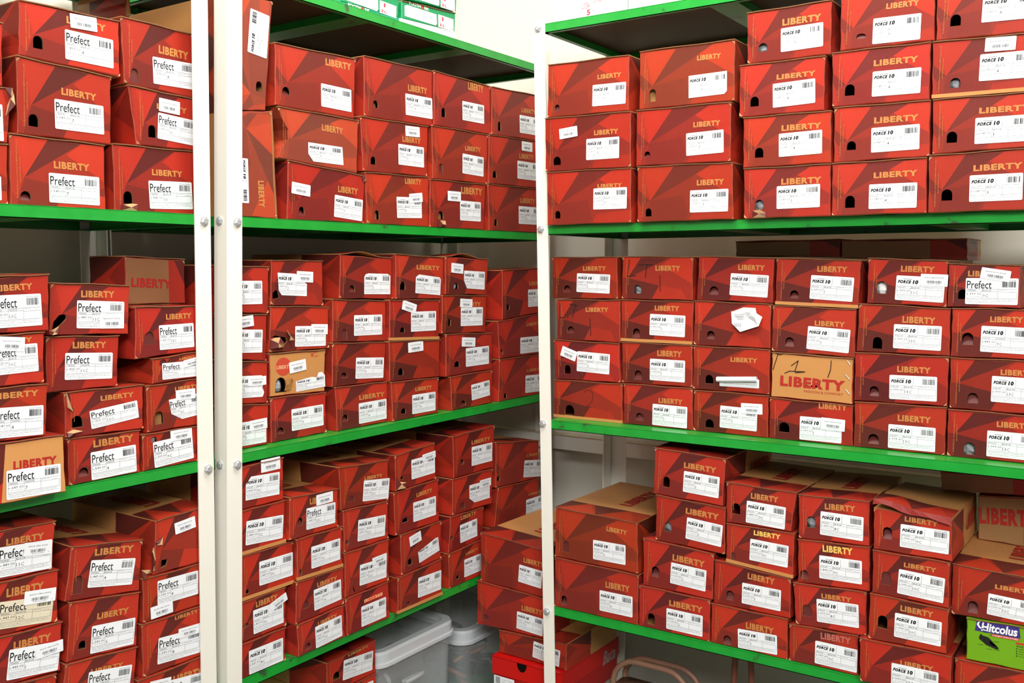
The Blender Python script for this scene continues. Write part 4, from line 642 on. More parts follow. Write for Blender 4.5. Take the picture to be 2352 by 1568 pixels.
def shoe_box(k, d):
    rng = random.Random(k); S = 1e-4
    q = [(d['q'][i] * S, d['q'][i + 1] * S) for i in range(0, 8, 2)]           # TL TR BR BL seen from the front
    right = k[0] in 'CS'; L = d['L'] * S; dep = d['d'] * S
    u0 = (q[2][0] + q[3][0]) / 2; z0 = min(q[2][1], q[3][1])
    root = empty('shoe_box', (u0, YF + dep, z0) if right else (XF - dep, u0, z0), 0 if right else math.pi / 2)
    loc = lambda p: (p[0] - u0, p[1] - z0)
    Q = [loc(p) for p in q]; rot = d.get('rot', 0)
    if rot == 1: Q = [Q[1], Q[2], Q[3], Q[0]]
    if rot == -1: Q = [Q[3], Q[0], Q[1], Q[2]]
    TL, TR, BRc, BL = [Vector((p[0], p[1])) for p in Q]
    kraft = d.get('kraft', 0); foot = d.get('foot', 0); green = d.get('green', 0)
    col = tint(rng, d.get('tone', 0))
    if kraft in (1, 2, 3): col = (1, 1, 1, 1)
    wid = (q[2][0] - q[3][0])
    face = {0: FRONT_B if wid > .19 or rot or k[:2] == 'C2' else (FRONT if k[:2] in ('C3', 'B3') else FRONT_C), 1: KRAFT_B, 2: KRAFT_B, 3: KRAFT_PART, 4: KRAFT_BACK}[kraft]
    side, back = SIDE, KRAFT
    if green: face = side = back = mat('lime_green_card', (112, 168, 18), .4, .5, .06, 8)
    if foot in (1, 2, 4): face = side = mat('bright_green_card', (22, 150, 92), .5); back = side
    if foot == 5: face = side = back = mat('teal_card', (30, 158, 118), .5)
    if foot in (3, 6, 7): face = side = back = mat('white_card', (240, 242, 244), .6, noise=.02)
    lid_h = .0024
    up = (TL - BL + TR - BRc).normalized()
    fTL, fTR = TL - up * lid_h, TR - up * lid_h
    # outline, counter-clockwise from bottom left
    edges = [(BL, BRc, 'b'), (BRc, fTR, 'r'), (fTR, fTL, 't'), (fTL, BL, 'l')]
    amp = .0009 if not foot else .0002
    out = []; kind = []; n = 5
    for a, b, e in edges:
        t = (b - a).normalized(); nin = Vector((-t.y, t.x)); ph = rng.uniform(0, 6)
        for i in range(n):
            s = i / n; w = 0 if i == 0 else amp * (1 + math.sin(ph + s * 11)) * .7
            if e == 'l' and d.get('dent') and i: w += .034 * max(0, 1 - abs(s - .5) / .4)
            out.append(a + (b - a) * s + nin * w); kind.append(e)
    N = len(out); cen = sum(out, Vector((0, 0))) / N
    ins = []
    for p in out:
        v = cen - p; ins.append(p + Vector((math.copysign(min(.0014, abs(v.x)), v.x), math.copysign(min(.0014, abs(v.y)), v.y))))
    def st(p):   # face coordinates 0..1 by the inverse of a near-parallelogram
        ex = (BRc - BL + TR - TL) / 2; ey = (TL - BL + TR - BRc) / 2; r = p - BL; det = ex.x * ey.y - ex.y * ey.x
        return ((r.x * ey.y - r.y * ey.x) / det, (ex.x * r.y - ex.y * r.x) / det)
    holes = []
    hole = d.get('hole')
    if hole:
        hx, hz = loc((hole[0] * S, hole[1] * S)); hw, hh, ha = abs(hole[2]) * S, abs(hole[3]) * S, hole[4] * 1e-3
        if rot: hx, hz, hw, hh = hx - .004, hz - .01, .016, .02
        ha0 = 0 if rot else ha
        arc = [Vector(p) for p in arch(hx, hz, hw, hh, ha0)]
        inside = all(0.012 < st(p)[0] < .99 and .015 < st(p)[1] < .95 for p in arc)
        if inside: holes.append(arc)
        else: hole = None
    if d.get('rip'):
        rp = [Vector(loc((a * S, b * S))) for a, b in d['rip']]
        c0 = sum(rp, Vector((0, 0))) / len(rp)
        rp = [p if .02 < st(p)[0] < .98 and .02 < st(p)[1] < .96 else None for p in rp]; rp = [p for p in rp if p is not None]
        if len(rp) > 2: holes.append(rp)
    v = [(p.x, 0, p.y) for p in ins]; f = []; mi = []; uv = []
    loops = [[p.to_3d() for p in ins]] + [[p.to_3d() for p in h] for h in holes]
    flat = [p for lp in loops for p in lp]; v += [(p.x, 0, p.y) for lp in loops[1:] for p in lp]
    for t in tessellate_polygon(loops):
        a, b, c = (flat[i] for i in t)
        if (b.x - a.x) * (c.y - a.y) - (b.y - a.y) * (c.x - a.x) < 0: t = t[::-1]
        f.append(tuple(t)); mi.append(0); uv.append([st(Vector((flat[i].x, flat[i].y))) for i in t])
    b1 = len(v); v += [(p.x, .0014, p.y) for p in out]; b2 = len(v); v += [(p.x, L, p.y) for p in out]
    for i in range(N):
        j = (i + 1) % N
        f.append((j, i, b1 + i, b1 + j)); mi.append(3 if not (foot or green) else 1); uv.append([(0, .5)] * 4)
        sm = 1 if kind[i] in 'lr' else 2
        ti, tj = st(out[i])[1], st(out[j])[1]
        f.append((b1 + j, b1 + i, b2 + i, b2 + j)); mi.append(sm); uv.append([(0, tj), (0, ti), (L, ti), (L, tj)])
    f.append([b2 + i for i in range(N)][::-1]); mi.append(2); uv.append(None)
    o = N
    for h in holes:   # card thickness in the holes
        nh = len(h); hb = len(v); v += [(p.x, .003, p.y) for p in h]
        for i in range(nh): j = (i + 1) % nh; f.append((o + i, o + j, hb + j, hb + i)); mi.append(4); uv.append(None)
        o += nh
    for c_ in (TL, TR, BL, BRc):
        if foot or green or rng.random() > .45: continue
        sz_ = rng.uniform(.002, .005); sg = Vector((1 if c_.x < cen.x else -1, 1 if c_.y < cen.y else -1)); b_ = len(v)
        p0 = c_ + Vector((sg.x * .0006, sg.y * (.0006 if c_ in (BL, BRc) else .0036)))
        v += [(p0.x, .003, p0.y), (p0.x + sg.x * sz_ * 1.4, -.0006, p0.y), (p0.x, -.0006, p0.y + sg.y * sz_ * 1.6), (p0.x + sg.x * sz_ * .3, -.002, p0.y + sg.y * sz_ * .4)]
        for t in ((0, 1, 3), (1, 2, 3), (2, 0, 3)): f.append(tuple(b_ + i for i in t)); mi.append(5); uv.append(None)
    body = mesh('body', v, f, [face, side, back, EDGE, RAW, TORN], root, mi, uv); body.color = col
    if not foot or foot in (1, 2, 4):
        lm = LID if not (green or foot or kraft in (1, 2)) else (side if (green or foot) else KRAFT)
        lid = lid_me('lid', root, TL, TR, L, d.get('lidup', 0), rng, lm, col)
        if k in ('C4_2_4', 'C4_5_4', 'C4_3_4'):
            t = link('side_lettering', lettering_me(REDINK), root)
            t.matrix_local = Matrix.Translation((max(BRc.x, TR.x) + .0008, .145, (BRc.y + TR.y) / 2 - .012)) @ Matrix.Rotation(math.pi / 2, 4, 'Z') @ Matrix.Diagonal((L - .165, 1, .03, 1))
        if d.get('lidup') == 1:   # crushed tuck flap hanging from the lid
            vv = []; n_ = 8
            for i in range(n_ + 1):
                s = i / n_; p = TL + (TR - TL) * s; o_ = (.016 + .004 * math.sin(s * 7)) * (1 - .75 * s)
                vv += [(p.x, -.002, p.y + o_), (p.x, -.007 - .002 * math.sin(s * 9), p.y + o_ - .010 + .003 * math.sin(s * 11)), (p.x, -.005 - .002 * math.sin(s * 9), p.y + o_ - .010 + .003 * math.sin(s * 11))]
            mesh('tuck_flap', vv, [(3 * i, 3 * i + 1, 3 * i + 4, 3 * i + 3) for i in range(n_)] + [(3 * i + 1, 3 * i + 2, 3 * i + 5, 3 * i + 4) for i in range(n_)], [mat('red_card', (134, 34, 28), .5, .3, .2, 25), RAW], root, [0] * n_ + [1] * n_)
        if d.get('top'):
            me = lettering_me(REDINK); c0 = BL + (TL - BL) + (TR - TL) * .66; ln = L * .52
            t = link('lid_lettering', me, root, (TL.x + (TR.x - TL.x) * .66, L * .36, max(TL.y, TR.y) + .0008), None, None)
            t.rotation_euler = (-math.pi / 2, 0, 0); t.scale = (1, 1, 1)
            dirx = Vector((0, 1, 0)); diry = Vector((-1, 0, (TL.y - TR.y) / (TR.x - TL.x))).normalized()
            M = Matrix(((0, 0, -1, 0), (1, 0, 0, 0), (0, -1, 0, 0), (0, 0, 0, 1)))
            sl = math.atan2(TR.y - TL.y, TR.x - TL.x)
            t.matrix_local = Matrix.Translation((TL.x + (TR.x - TL.x) * .66, L * .34, TL.y + (TR.y - TL.y) * .66 + .0012)) @ Matrix.Rotation(-sl, 4, 'Y') @ M @ Matrix.Diagonal((L * .5, 1, .032, 1))
    else:
        mb = MB(); a, b = fTL, fTR
        mb.prism([(a.x, 0, a.y), (b.x, 0, b.y), (b.x, L, b.y), (a.x, L, a.y)], [(TL.x, 0, TL.y), (TR.x, 0, TR.y), (TR.x, L, TR.y), (TL.x, L, TL.y)]); mb.build('lid', face, root)
    # print on the front
    sdir = (TR - TL + BRc - BL); ang = math.atan2(sdir.y, sdir.x)
    if d.get('txt'):
        x, z, w, h, a = d['txt']; x, z = loc((x * S, z * S))
        tm = GOLD if not kraft else REDINK
        tm = {0: tm, 1: GOLDX, 2: PINK, 3: ORANGE}[d.get('tx', 0)]
        lt = place('lettering', lettering_me(tm), root, x, z, w * S, h * S, a * 1e-3, -.0005)
        if d.get('tx') == 3: place('lettering_patch', cached('patch', lambda: P2().rect(-.04, -.15, 1.03, 1.1).me('patch', CREAM)), root, x, z, w * S, h * S, a * 1e-3, -.0003)
        if kraft == 1: place('slogan', cached('slogan', lambda: P2().text('FASHION & COMFORT', .38, -.42, .98, -.2, res=2).me('slogan', REDINK)), root, x, z, w * S, h * S, a * 1e-3, -.0005)
    width = (BRc - BL).length; hgt = (TL - BL).length
    if not (kraft or foot or green or d.get('rip')) and not rot:
        p = BL + (BRc - BL) * .035 + (TL - BL) * .1
        link('side_print', side_print_me(), root, (p.x + .012, -.0005, p.y), (0, -(ang + math.pi / 2), 0), (hgt * .8, 1, .008))
    if d.get('base'):
        mb = MB(); hb = .0065; e = (BRc - BL); u_ = Vector((-e.y, e.x)).normalized() * hb
        mb.prism([(BL.x, -.0014, BL.y), (BRc.x, -.0014, BRc.y), (BRc.x + u_.x, -.0014, BRc.y + u_.y), (BL.x + u_.x, -.0014, BL.y + u_.y)],
                 [(BL.x, .004, BL.y), (BRc.x, .004, BRc.y), (BRc.x + u_.x, .004, BRc.y + u_.y), (BL.x + u_.x, .004, BL.y + u_.y)]); mb.build('base_tray', KRAFT_B, root)
    if d.get('lab'):
        x, z, w, h, a = d['lab']; x, z = loc((x * S, z * S)); w *= S; h *= S; a *= 1e-3
        lb = place('label', paper_me(d.get('lp'), STAIN if d.get('stain') else LABEL), root, x, z, w, h, a, -.0008)
        if not d.get('roll'):
            link('print', label_print_me(d.get('br', 'F'), d.get('pr', '999.00'), d.get('sz', '1'), d.get('co', 'BLACK')), lb, (0, -.0003, 0))
        else: link('print', cached('fine', lambda: P2().text('Mfg. by Liberty Shoes Ltd, Karnal. For complaints write to the care', .1, .55, .95, .68, res=1).text('manager at the above address or call the helpline during hours', .1, .3, .95, .43, res=1).me('print', GREY)), lb, (0, -.0003, 0))
    for i, s_ in enumerate(d.get('st', ())):
        x, z, w, h, a = s_; x, z = loc((x * S, z * S))
        sk = place('price_sticker', paper_me(None, LABEL, .03, .05), root, x, z, w * S, h * S, a * 1e-3, -.0016)
        tx = STK[3] if k[:2] == 'A4' else (STK[0] if d.get('br') == 'P' else STK[1 + (i + len(k)) % 2])
        link('print', sticker_print_me(tx), sk, (0, -.0003, 0))
    if hole and hole[5] in 'fck':
        tilt = {'f': math.radians(rng.uniform(24, 42)), 'c': math.radians(5), 'k': 0}[hole[5]]
        a2 = [Vector(p) for p in arch(0, 0, hw * .97, hh * .98, 0)]
        vv = [(p.x, p.y * math.sin(tilt), p.y * math.cos(tilt)) for p in a2]
        if hole[5] == 'k': vv = [(p.x * 1.6 - hw * .3, .012, p.y * 1.4 - hh * .2) for p in a2]
        fl = mesh('thumb_flap', vv, [tuple(range(len(vv)))], REDCARD if hole[5] != 'k' else KRAFT, root)
        fl.location = (hx + hw * .015, .0012, hz); fl.rotation_euler = (0, -ha0, 0)
    for t in d.get('tear', ()):
        pts = [Vector(loc((a * S, b * S))) for a, b in t]; c0 = sum(pts, Vector((0, 0))) / len(pts)
        vv = [(c0.x, -.007, c0.y)] + [(p.x, -rng.choice((.002, .004, .009)), p.y) for p in pts]; vv += [(x, y + .0022, z) for x, y, z in vv]
        M_ = len(pts); ff = []
        for i in range(M_):
            j = (i + 1) % M_; ff += [(0, 1 + i, 1 + j), (M_ + 1, M_ + 2 + j, M_ + 2 + i), (1 + i, M_ + 2 + i, M_ + 2 + j, 1 + j)]
        mesh('torn_flap', vv, ff, [TORN if not kraft else KRAFT_B, REDCARD], root, [(1 if (i // 3) % 3 == 0 and not kraft else 0) for i in range(len(ff))])
    if d.get('staple'):
        for t in d['staple']:
            a, b = (loc((p[0] * S, p[1] * S)) for p in t); mb = MB(); mb.tube([(a[0], -.0012, a[1]), (b[0], -.0012, b[1])], .0008, 6); mb.build('staple', STEEL, root)
    if d.get('hand'):
        p = P2()
        for sname in HAND[d['hand']]: p.stroke([((BL + (BRc - BL) * s + (TL - BL) * t).x, (BL + (BRc - BL) * s + (TL - BL) * t).y) for s, t in sname], .0016 if d['hand'] != '2' else .0008)
        link('marker_writing', p.me('marker_writing', MARK), root, (0, -.0007, 0))
    if d.get('crum'):   # crumpled, half peeled label
        pts = [Vector(loc((a * S, b * S))) for a, b in d['crum']]; c0 = sum(pts, Vector((0, 0))) / len(pts); vv = [(c0.x, -.004, c0.y)]; M_ = len(pts)
        for p in pts: m_ = c0 + (p - c0) * .55; vv.append((m_.x, -rng.uniform(.001, .012), m_.y))
        for p in pts: vv.append((p.x, -rng.uniform(.001, .009), p.y))
        ff = []
        for i in range(M_): j = (i + 1) % M_; ff += [(0, 1 + i, 1 + j), (1 + i, 1 + M_ + i, 1 + M_ + j), (1 + i, 1 + M_ + j, 1 + j)]
        lb = mesh('crumpled_label', vv, ff, LABEL, root)
        link('print', cached('cp', lambda: (lambda p: (barcode(p, .1, .1, .4, .3, 0, 'c'), p.rect(.1, .75, .55, .76, 0), p.rect(.1, .5, .55, .51, 0), p.text('consumercare', .1, .6, .5, .68, 0, res=1), p.me('print', [GREY]))[-1])(P2())), lb, (pts[0].x + .004, -.0125, min(p.y for p in pts) + .006), None, (.05, 1, .04))
    if d.get('roll'):   # label peeled from its top edge and rolled up
        a, b, c = (loc((p[0] * S, p[1] * S)) for p in d['roll']); r = abs(a[1] - c[1]) / 2.2; mb = MB()
        mb.tube([(a[0], -r, a[1] - r), (b[0], -r, b[1] - r)], r, 12); mb.build('rolled_label', LABEL, root, smooth=True)
    special(k, d, root, TL, TR, BRc, BL, L, loc)
    # name and description
    g = 'shoe boxes on the %s of the %s' % (SHELF[k[1]], RACK[k[0]]) if k[0] != 'S' else 'shoe boxes stacked in the corner'
    if foot in (3, 6, 7): look, cat = 'plain white card box', 'box'
    elif foot == 5: look, cat = 'teal hosiery box', 'box'
    elif foot: look, cat = 'green white hosiery box', 'box'
    elif green: look, cat = 'lime green shoe box', 'shoe box'
    elif kraft == 1: look, cat = 'stapled kraft shoe box', 'shoe box'
    elif kraft == 2: look, cat = 'kraft box, red disc', 'shoe box'
    elif kraft: look, cat = 'kraft brown shoe box', 'shoe box'
    elif rot: look, cat = 'upended red shoe box', 'shoe box'
    elif d.get('crum'): look, cat = 'red box, crumpled label', 'shoe box'
    elif d.get('roll'): look, cat = 'red box, rolled label', 'shoe box'
    elif d.get('hand'): look, cat = 'red box, marker writing', 'shoe box'
    elif d.get('tear') or d.get('rip'): look, cat = 'torn red shoe box', 'shoe box'
    elif d.get('stain'): look, cat = 'red box, stained label', 'shoe box'
    elif d.get('tone') == 1: look, cat = 'orange-red shoe box', 'shoe box'
    elif d.get('base'): look, cat = 'red box, kraft base', 'shoe box'
    elif d.get('tone') == 2: look, cat = 'faded dented shoe box', 'shoe box'
    elif d.get('st'): look, cat = 'red box, price sticker', 'shoe box'
    else: look, cat = 'red shoe box', 'shoe box'
    if foot: g = 'hosiery boxes on the top shelves'; root.name = 'hosiery_box' if foot not in (6, 7) else 'card_box'
    tag(root, look + ', ' + where(k), cat, g)
    # tissue or a shoe showing through the thumb hole: a thing of its own
    if hole and hole[5] in 'gw':
        rr = min(.0175, max(hw, hh) * (.8 if hole[5] == 'g' else .75))
        wp = root.matrix_basis @ Vector((hx + hw * .5, rr * 1.15 + .003, hz + hh * .42)); vs = []; fs = []; nu, nv = 10, 7
        for j in range(nv + 1):
            for i in range(nu):
                th, ph = math.pi * j / nv, 2 * math.pi * i / nu; r = rr * rng.uniform(.86, 1.1)
                vs.append((r * math.sin(th) * math.cos(ph) * 1.15, r * math.sin(th) * math.sin(ph), r * math.cos(th)))
        for j in range(nv):
            for i in range(nu): fs.append((j * nu + i, (j + 1) * nu + i, (j + 1) * nu + (i + 1) % nu, j * nu + (i + 1) % nu))
        t = mesh('tissue_paper', vs, fs, mat('grey_tissue', (150, 152, 156), .6) if hole[5] == 'g' else mat('white_tissue', (236, 236, 234), .7), None, None, None, False, wp)
        tag(t, ('grey' if hole[5] == 'g' else 'white') + ' tissue inside box, ' + where(k), 'tissue paper', 'tissue seen through thumb holes')

def quadfit(TL, TR, BRc, BL):
    """matrix taking the unit square of a flat print to the face"""
    ex = (BRc - BL + TR - TL) / 2; ey = (TL - BL + TR - BRc) / 2
    return Matrix(((ex.x, 0, ey.x, BL.x), (0, 1, 0, 0), (ex.y, 0, ey.y, BL.y), (0, 0, 0, 1)))
def on_face(name, p, mats, root, M, y):
    o = link(name, p.me(name, mats), root); o.matrix_local = Matrix.Translation((0, y, 0)) @ M; return o
PURPLE = mat('purple_print', (58, 48, 130), .45); RED2 = mat('red_print', (206, 40, 36), .45); WHITE = mat('white_print', (244, 244, 244), .5); BLACKG = mat('black_print', (26, 24, 24), .4); GREYH = mat('grey_print', (120, 116, 108), .4)
WCARD = mat('white_card_print', (246, 248, 250), .5); PINKR = mat('pink_red_print', (226, 60, 80), .5)
def ellipse(cx, cy, rx, ry, n=24): return [(cx + rx * math.cos(2 * math.pi * i / n), cy + ry * math.sin(2 * math.pi * i / n)) for i in range(n)]
def special(k, d, root, TL, TR, BRc, BL, L, loc):
    M = quadfit(TL, TR, BRc, BL); ft = d.get('foot')
    if d.get('green'):
        on_face('logo_panel', P2().poly([(.115, .71), (.72, .70), (.70, .96), (.14, .965)], 0), [PURPLE], root, M, -.0005)
        p = P2().text('Hitcolus', .20, .73, .68, .93, off=.03, shear=.15, res=3)
        p.poly([(.20, .955), (.155, .92), (.14, .86), (.17, .79), (.24, .745), (.34, .73), (.25, .765), (.19, .81), (.168, .865), (.178, .92)]); on_face('logo_lettering', p, [WHITE], root, M, -.0009)
        on_face('red_strip', P2().rect(.33, .64, .70, .695).rect(.66, .56, .9, .60), [RED2], root, M, -.0005)
        on_face('strip_lettering', P2().text('CONNECT WITH SUCCESS', .345, .652, .69, .683, off=.02, res=1), [WHITE], root, M, -.0009)
        p = P2().poly([(.18, .62), (.20, .655), (.225, .62), (.26, .615), (.30, .60), (.345, .53), (.40, .455), (.435, .40), (.435, .365), (.40, .36), (.345, .385), (.27, .42), (.235, .465), (.175, .53), (.172, .575)], 0)
        p.poly([(.31, .545), (.345, .50), (.39, .44), (.41, .41), (.37, .42), (.325, .455)], 1); on_face('shoe_picture', p, [BLACKG, GREYH], root, M, -.0006)
        p = P2().text('SHOE MAKERS', .67, .50, .9, .535, off=.02, res=1)
        for i, t in enumerate(('Light in weight', 'Smart styling', 'Superior grip', 'Long lasting')): p.rect(.665, .445 - i * .055, .68, .468 - i * .055).text(t, .70, .44 - i * .055, .93, .475 - i * .055, res=1)
        for x, y in ((.22, .70), (.30, .655), (.37, .53), (.16, .40), (.28, .33), (.38, .34)): p.rect(x, y, x + .07, y + .008)
        on_face('small_print', p, [BLACKG], root, M, -.0006)
    if ft in (1, 2, 4):
        on_face('printed_panel', P2().poly([(.05, .16), (.62, .16), (.64, .3), (.635, .78), (.10, .78), (.05, .7)]).poly([(.665, .14), (.965, .14), (.965, .82), (.665, .82)]), [WCARD], root, M, -.0005)
        p = P2().text('FOOTM', .13, .83, .34, .985, 0, off=.04).text('A', .345, .79, .40, .99, 1, off=.04).text('RK', .405, .83, .49, .985, 0, off=.04)
        p.text('1', .735, .52, .765, .74, 2, off=.05).text('S L', .695, .2, .785, .36, 2, off=.05).text('SOLID', .86, .72, .955, .8, 2).text('LYCRA', .87, .18, .955, .26, 2)
        on_face('panel_lettering', p, [WHITE, ORANGE, PINKR], root, M, -.0009)
    if ft == 5:
        p = P2().text('FOOTM', .13, .42, .34, .92, 0, off=.04).text('A', .345, .4, .40, .98, 1, off=.04).text('RK', .405, .42, .49, .92, 0, off=.04); on_face('panel_lettering', p, [WHITE, ORANGE], root, M, -.0009)
    if ft == 6:
        p = P2().text('LYCRA', .39, .18, .50, .28, 0).text('STOCKINGS', .52, .26, .66, .34, 0).text('5', .455, .055, .505, .155, 0, off=.03); on_face('panel_lettering', p, [PINKR], root, M, -.0009)
    if d.get('kraft') == 2:
        on_face('red_disc', P2().poly(ellipse(.235, .66, .135, .205)), [mat('disc_red', (200, 70, 46), .6)], root, M, -.0004)
        on_face('disc_lettering', P2().text('LIBERTY', .115, .61, .37, .69, off=.01), [CREAM], root, M, -.0006)
        on_face('emblem', P2().poly(ellipse(.75, .885, .02, .05)).stroke([(.765, .85), (.79, .92), (.86, .945)], .008).text('LIBERTY', .79, .83, .88, .865), [mat('disc_red', (200, 70, 46), .6)], root, M, -.0004)

KRAFT_BACK = facet_mat('kraft_end_red_card', (150, 104, 66), [(((.72, 0), (1, 0), (1, 1), (.72, 1)), LT), (((.8, 1), (1, 1), (1, .4)), DK)])
for k_, d_ in BOXES: shoe_box(k_, d_)
# ------------------------------------------------------------------ bright red box at the foot of the corner stack
RB = mat('bright_red_card', (206, 12, 8), .4, .5, .06, 10); RBD = mat('red_body_card', (186, 16, 14), .45, .5)
def red_box():
    x0, x1, y0, y1, zt, zl, zb = -1.392, -1.187, 1.93, 2.218, .391, .345, .29
    r = tag(empty('shoe_box', ((x0 + x1) / 2, y0, zb)), 'bright red shoe box with notched lid under the corner stack', 'shoe box')
    cx = (x0 + x1) / 2; o = lambda x, y, z: (x - cx, y - y0, z - zb)
    mb = MB(); mb.box(x0 + .003 - cx, x1 - .003 - cx, .003, y1 - y0 - .003, 0, zt - zb - .003); mb.build('body', RBD, r)
    # lid: top, sides, and a front wall with a half-round notch
    mb = MB(); mb.box(x0 - cx, x1 - cx, 0, y1 - y0, zt - zb - .0025, zt - zb)
    mb.box(x0 - cx, x0 - cx + .002, 0, y1 - y0, zl - zb, zt - zb - .002); mb.box(x1 - cx - .002, x1 - cx, 0, y1 - y0, zl - zb, zt - zb - .002)
    mb.build('lid', RB, r)
    W_ = x1 - x0; xa, xb = W_ * .37, W_ * .51
    pts = [(0, 0), (W_, 0), (W_, .043), (xb, .043)] + [(xb - (xb - xa) * (.5 - .5 * math.cos(math.pi * i / 8)), .043 - .021 * math.sin(math.pi * i / 8)) for i in range(1, 8)] + [(xa, .043), (0, .043)]
    p = P2().poly(pts); o_ = link('lid_front', p.me('lid_front', RB), r, (x0 - cx, -.0006, zl - zb))
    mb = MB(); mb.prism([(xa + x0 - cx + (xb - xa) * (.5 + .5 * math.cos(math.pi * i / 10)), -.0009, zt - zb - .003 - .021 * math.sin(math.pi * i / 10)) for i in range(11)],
                        [(xa + x0 - cx + (xb - xa) * (.5 + .5 * math.cos(math.pi * i / 10)), .0015, zt - zb - .003 - .021 * math.sin(math.pi * i / 10)) for i in range(11)]); mb.build('notch_shade_plug', mat('notch_shade', (20, 8, 8), .9, .1), r)  # near-black plug fills the notch, its colour standing in for the shade inside
    lb = link('label', paper_me(None, LABEL), r, (x0 - cx + .006, -.0012, .004), None, (.062, 1, .048))
    p = P2(); barcode(p, .08, .6, .3, .95, 0, 'b'); p.text('42', .05, .2, .2, .45, 0, off=.03)
    for i in range(5): p.rect(.4, .85 - i * .14, .62, .86 - i * .14, 1); p.rect(.68, .85 - i * .14, .92, .86 - i * .14, 1)
    link('print', p.me('print', [INK, GREY]), lb, (0, -.0003, 0))
    t = link('side_logo', P2().text('Bata', 0, 0, 1, 1, off=.03, shear=.35, res=3).me('side_logo', mat('pale_print', (176, 140, 138), .5)), r)
    t.matrix_local = Matrix.Translation((x1 - cx + .0006, .2, .05)) @ Matrix.Rotation(math.pi / 2, 4, 'Z') @ Matrix.Diagonal((.07, 1, .036, 1))
red_box()
mb = MB(); mb.box(-.092, .086, 0, .27, 0, .27); mb.box(-.094, .088, -.002, .272, .27, .2885)
tag(mb.build('cardboard_carton', KRAFT, None, (-1.305, 1.935, .001)), 'brown cardboard carton on the floor under the bright red box', 'carton')

# ------------------------------------------------------------------ clear plastic tubs on the bottom shelf of the middle rack
def clear_mat(name, dens):
    m = bpy.data.materials.new(name); m.use_nodes = True; nt = m.node_tree; p = nt.nodes['Principled BSDF']; p.inputs['Base Color'].default_value = lin(222, 228, 232); p.inputs['Roughness'].default_value = .2
    tr = nt.nodes.new('ShaderNodeBsdfTransparent'); mx = nt.nodes.new('ShaderNodeMixShader'); mx.inputs[0].default_value = dens
    nt.links.new(tr.outputs[0], mx.inputs[1]); nt.links.new(p.outputs[0], mx.inputs[2]); nt.links.new(mx.outputs[0], nt.nodes['Material Output'].inputs['Surface']); return m
CLEAR = clear_mat('cloudy_clear_plastic', .30); RIM = clear_mat('cloudy_rim_plastic', .82)
def rrect(x0, x1, y0, y1, r, z, n=9):
    o = []
    for cx, cy, a0 in ((x1 - r, y0 + r, -90), (x1 - r, y1 - r, 0), (x0 + r, y1 - r, 90), (x0 + r, y0 + r, 180)):
        for k in range(n + 1): a = math.radians(a0 + 90 * k / n); o.append((cx + r * math.cos(a), cy + r * math.sin(a), z))
    return o
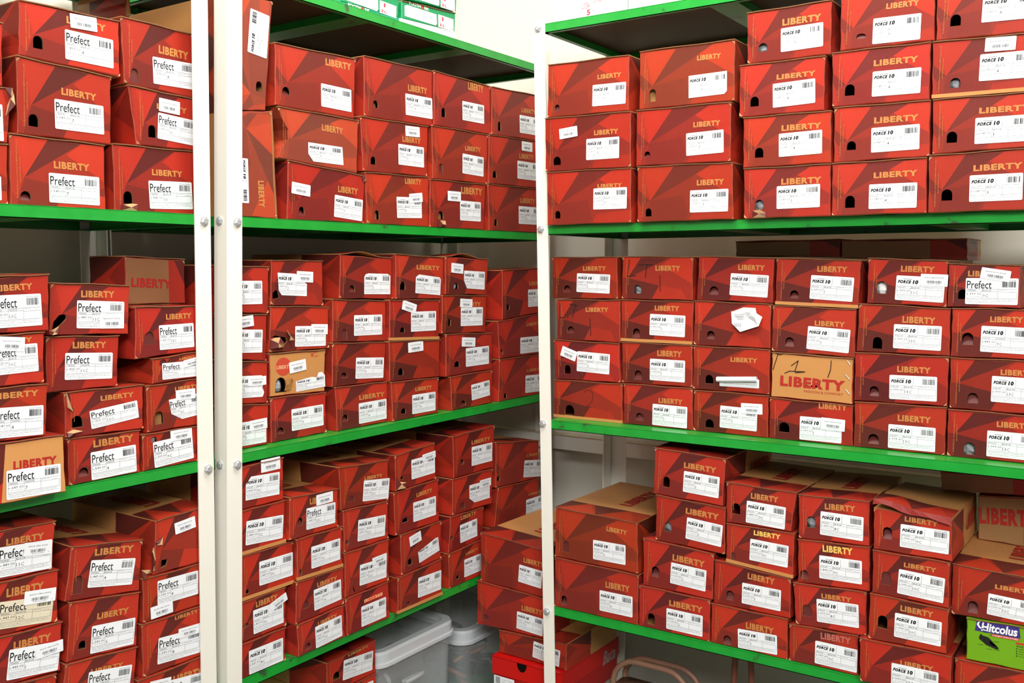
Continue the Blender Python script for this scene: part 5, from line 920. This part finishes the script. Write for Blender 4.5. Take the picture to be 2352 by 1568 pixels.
def tub(loc, wx, wy, h, label, seed, strap):
    r = tag(empty('storage_tub', loc), label, 'tub', 'clear plastic storage tubs'); rng = random.Random(seed)
    def loft(rings, name, m, cap0, cap1):
        mb = MB(); n = len(rings[0])
        for ring in rings: mb.v += ring
        for j in range(len(rings) - 1):
            for i in range(n): mb.f.append([j * n + i, j * n + (i + 1) % n, (j + 1) * n + (i + 1) % n, (j + 1) * n + i]); mb.m.append(0)
        if cap0: mb.f.append(list(range(n))[::-1]); mb.m.append(0)
        if cap1: mb.f.append([(len(rings) - 1) * n + i for i in range(n)]); mb.m.append(0)
        return mb.build(name, m, r, smooth=False)
    a, b = wx / 2, wy / 2; t = .016
    loft([rrect(-a + t, a - t, -b + t, b - t, .03, .0), rrect(-a + .006, a - .006, -b + .006, b - .006, .036, h - .03)], 'tub_body', CLEAR, True, False)
    lid = loft([rrect(-a - .004, a + .004, -b - .004, b + .004, .046, h - .036), rrect(-a - .004, a + .004, -b - .004, b + .004, .046, h - .028), rrect(-a, a, -b, b, .042, h - .026), rrect(-a, a, -b, b, .042, h - .006), rrect(-a + .004, a - .004, -b + .004, b - .004, .038, h), rrect(-a + .022, a - .022, -b + .022, b - .022, .028, h)], 'lid_rim', RIM, False, False)
    loft([rrect(-a + .022, a - .022, -b + .022, b - .022, .028, h), rrect(-a + .03, a - .03, -b + .03, b - .03, .024, h - .008)], 'lid_panel', CLEAR, False, True)
    mb = MB()
    for i in range(34):
        cx, cy, cz = rng.uniform(-a + .075, a - .075), rng.uniform(-b + .075, b - .075), rng.uniform(.035, h - .075); R = rng.uniform(.02, .036); a0 = rng.uniform(0, 6); tl = rng.uniform(-.5, .5)
        mb.tube([(cx + R * math.cos(a0 + q * .5), cy + R * math.sin(a0 + q * .5), cz + R * .6 * math.sin(q * .5 + tl)) for q in range(9)], .006, 6, (0 if rng.random() < .72 else 1) if strap else rng.choice((0, 0, 2, 2, 2, 3)))
    g = mb.build('sandal_straps', [mat('dark_strap', (38, 36, 40), .5), mat('tan_strap', (150, 92, 52), .5), mat('clear_wrapper', (214, 216, 220), .3), mat('maroon_strap', (110, 40, 44), .5)], None, loc, True)
    g['kind'] = 'stuff'; tag(g, 'tangle of dark straps inside the ' + ('rear' if strap else 'front') + ' clear plastic tub', 'straps')
tub((-1.62, 1.775, .171), .24, .31, .295, 'cloudy clear tub with rounded lid beside the lower shoe boxes', 3, False)
tub((-1.64, 2.12, .171), .26, .30, .235, 'second clear tub behind the corner stack, holding brown straps', 5, True)

# ------------------------------------------------------------------ handbags on the bottom shelf of the right rack
def bag(loc, w, dpt, h, handles, rgb, label):
    r = tag(empty('handbag', loc), label, 'handbag', 'handbags on the bottom shelf'); M_ = mat('leather_%d' % rgb[0], rgb, .45, .5, .12, 30, .3, 120)
    mb = MB(); rings = [rrect(-w / 2, w / 2, -dpt / 2, dpt / 2, dpt * .3, 0), rrect(-w / 2 - .006, w / 2 + .006, -dpt / 2 - .005, dpt / 2 + .005, dpt * .3, h * .4), rrect(-w / 2 + .01, w / 2 - .01, -dpt * .3, dpt * .3, dpt * .2, h)]; n = len(rings[0])
    for ring in rings: mb.v += ring
    for j in range(2):
        for i in range(n): mb.f.append([j * n + i, j * n + (i + 1) % n, (j + 1) * n + (i + 1) % n, (j + 1) * n + i]); mb.m.append(0)
    mb.f.append(list(range(n))[::-1]); mb.m.append(0); mb.f.append([2 * n + i for i in range(n)]); mb.m.append(0)
    mb.build('bag_body', M_, r, smooth=True)
    for (xa, xb, top, y) in handles:
        mb = MB(); pts = []
        for i in range(17):
            a = math.pi * i / 16; pts.append(((xa + xb) / 2 - (xb - xa) / 2 * math.cos(a), y, h * .9 + (top - h * .9) * min(1, math.sin(a) * 1.15) ** .6))
        mb.tube(pts, .007, 8); mb.build('handle', M_, r, smooth=True)
bag((-.98, 2.02, .171), .22, .10, .2, ((-.1, .1, .268, -.03), (-.1, .1, .255, .03)), (142, 104, 84), 'taupe handbag with curved handle at the left of the bottom shelf')
bag((-.765, 2.03, .171), .17, .09, .22, ((-.02, .022, .37, -.02),), (122, 64, 46), 'brown handbag with tall narrow strap on the bottom shelf')
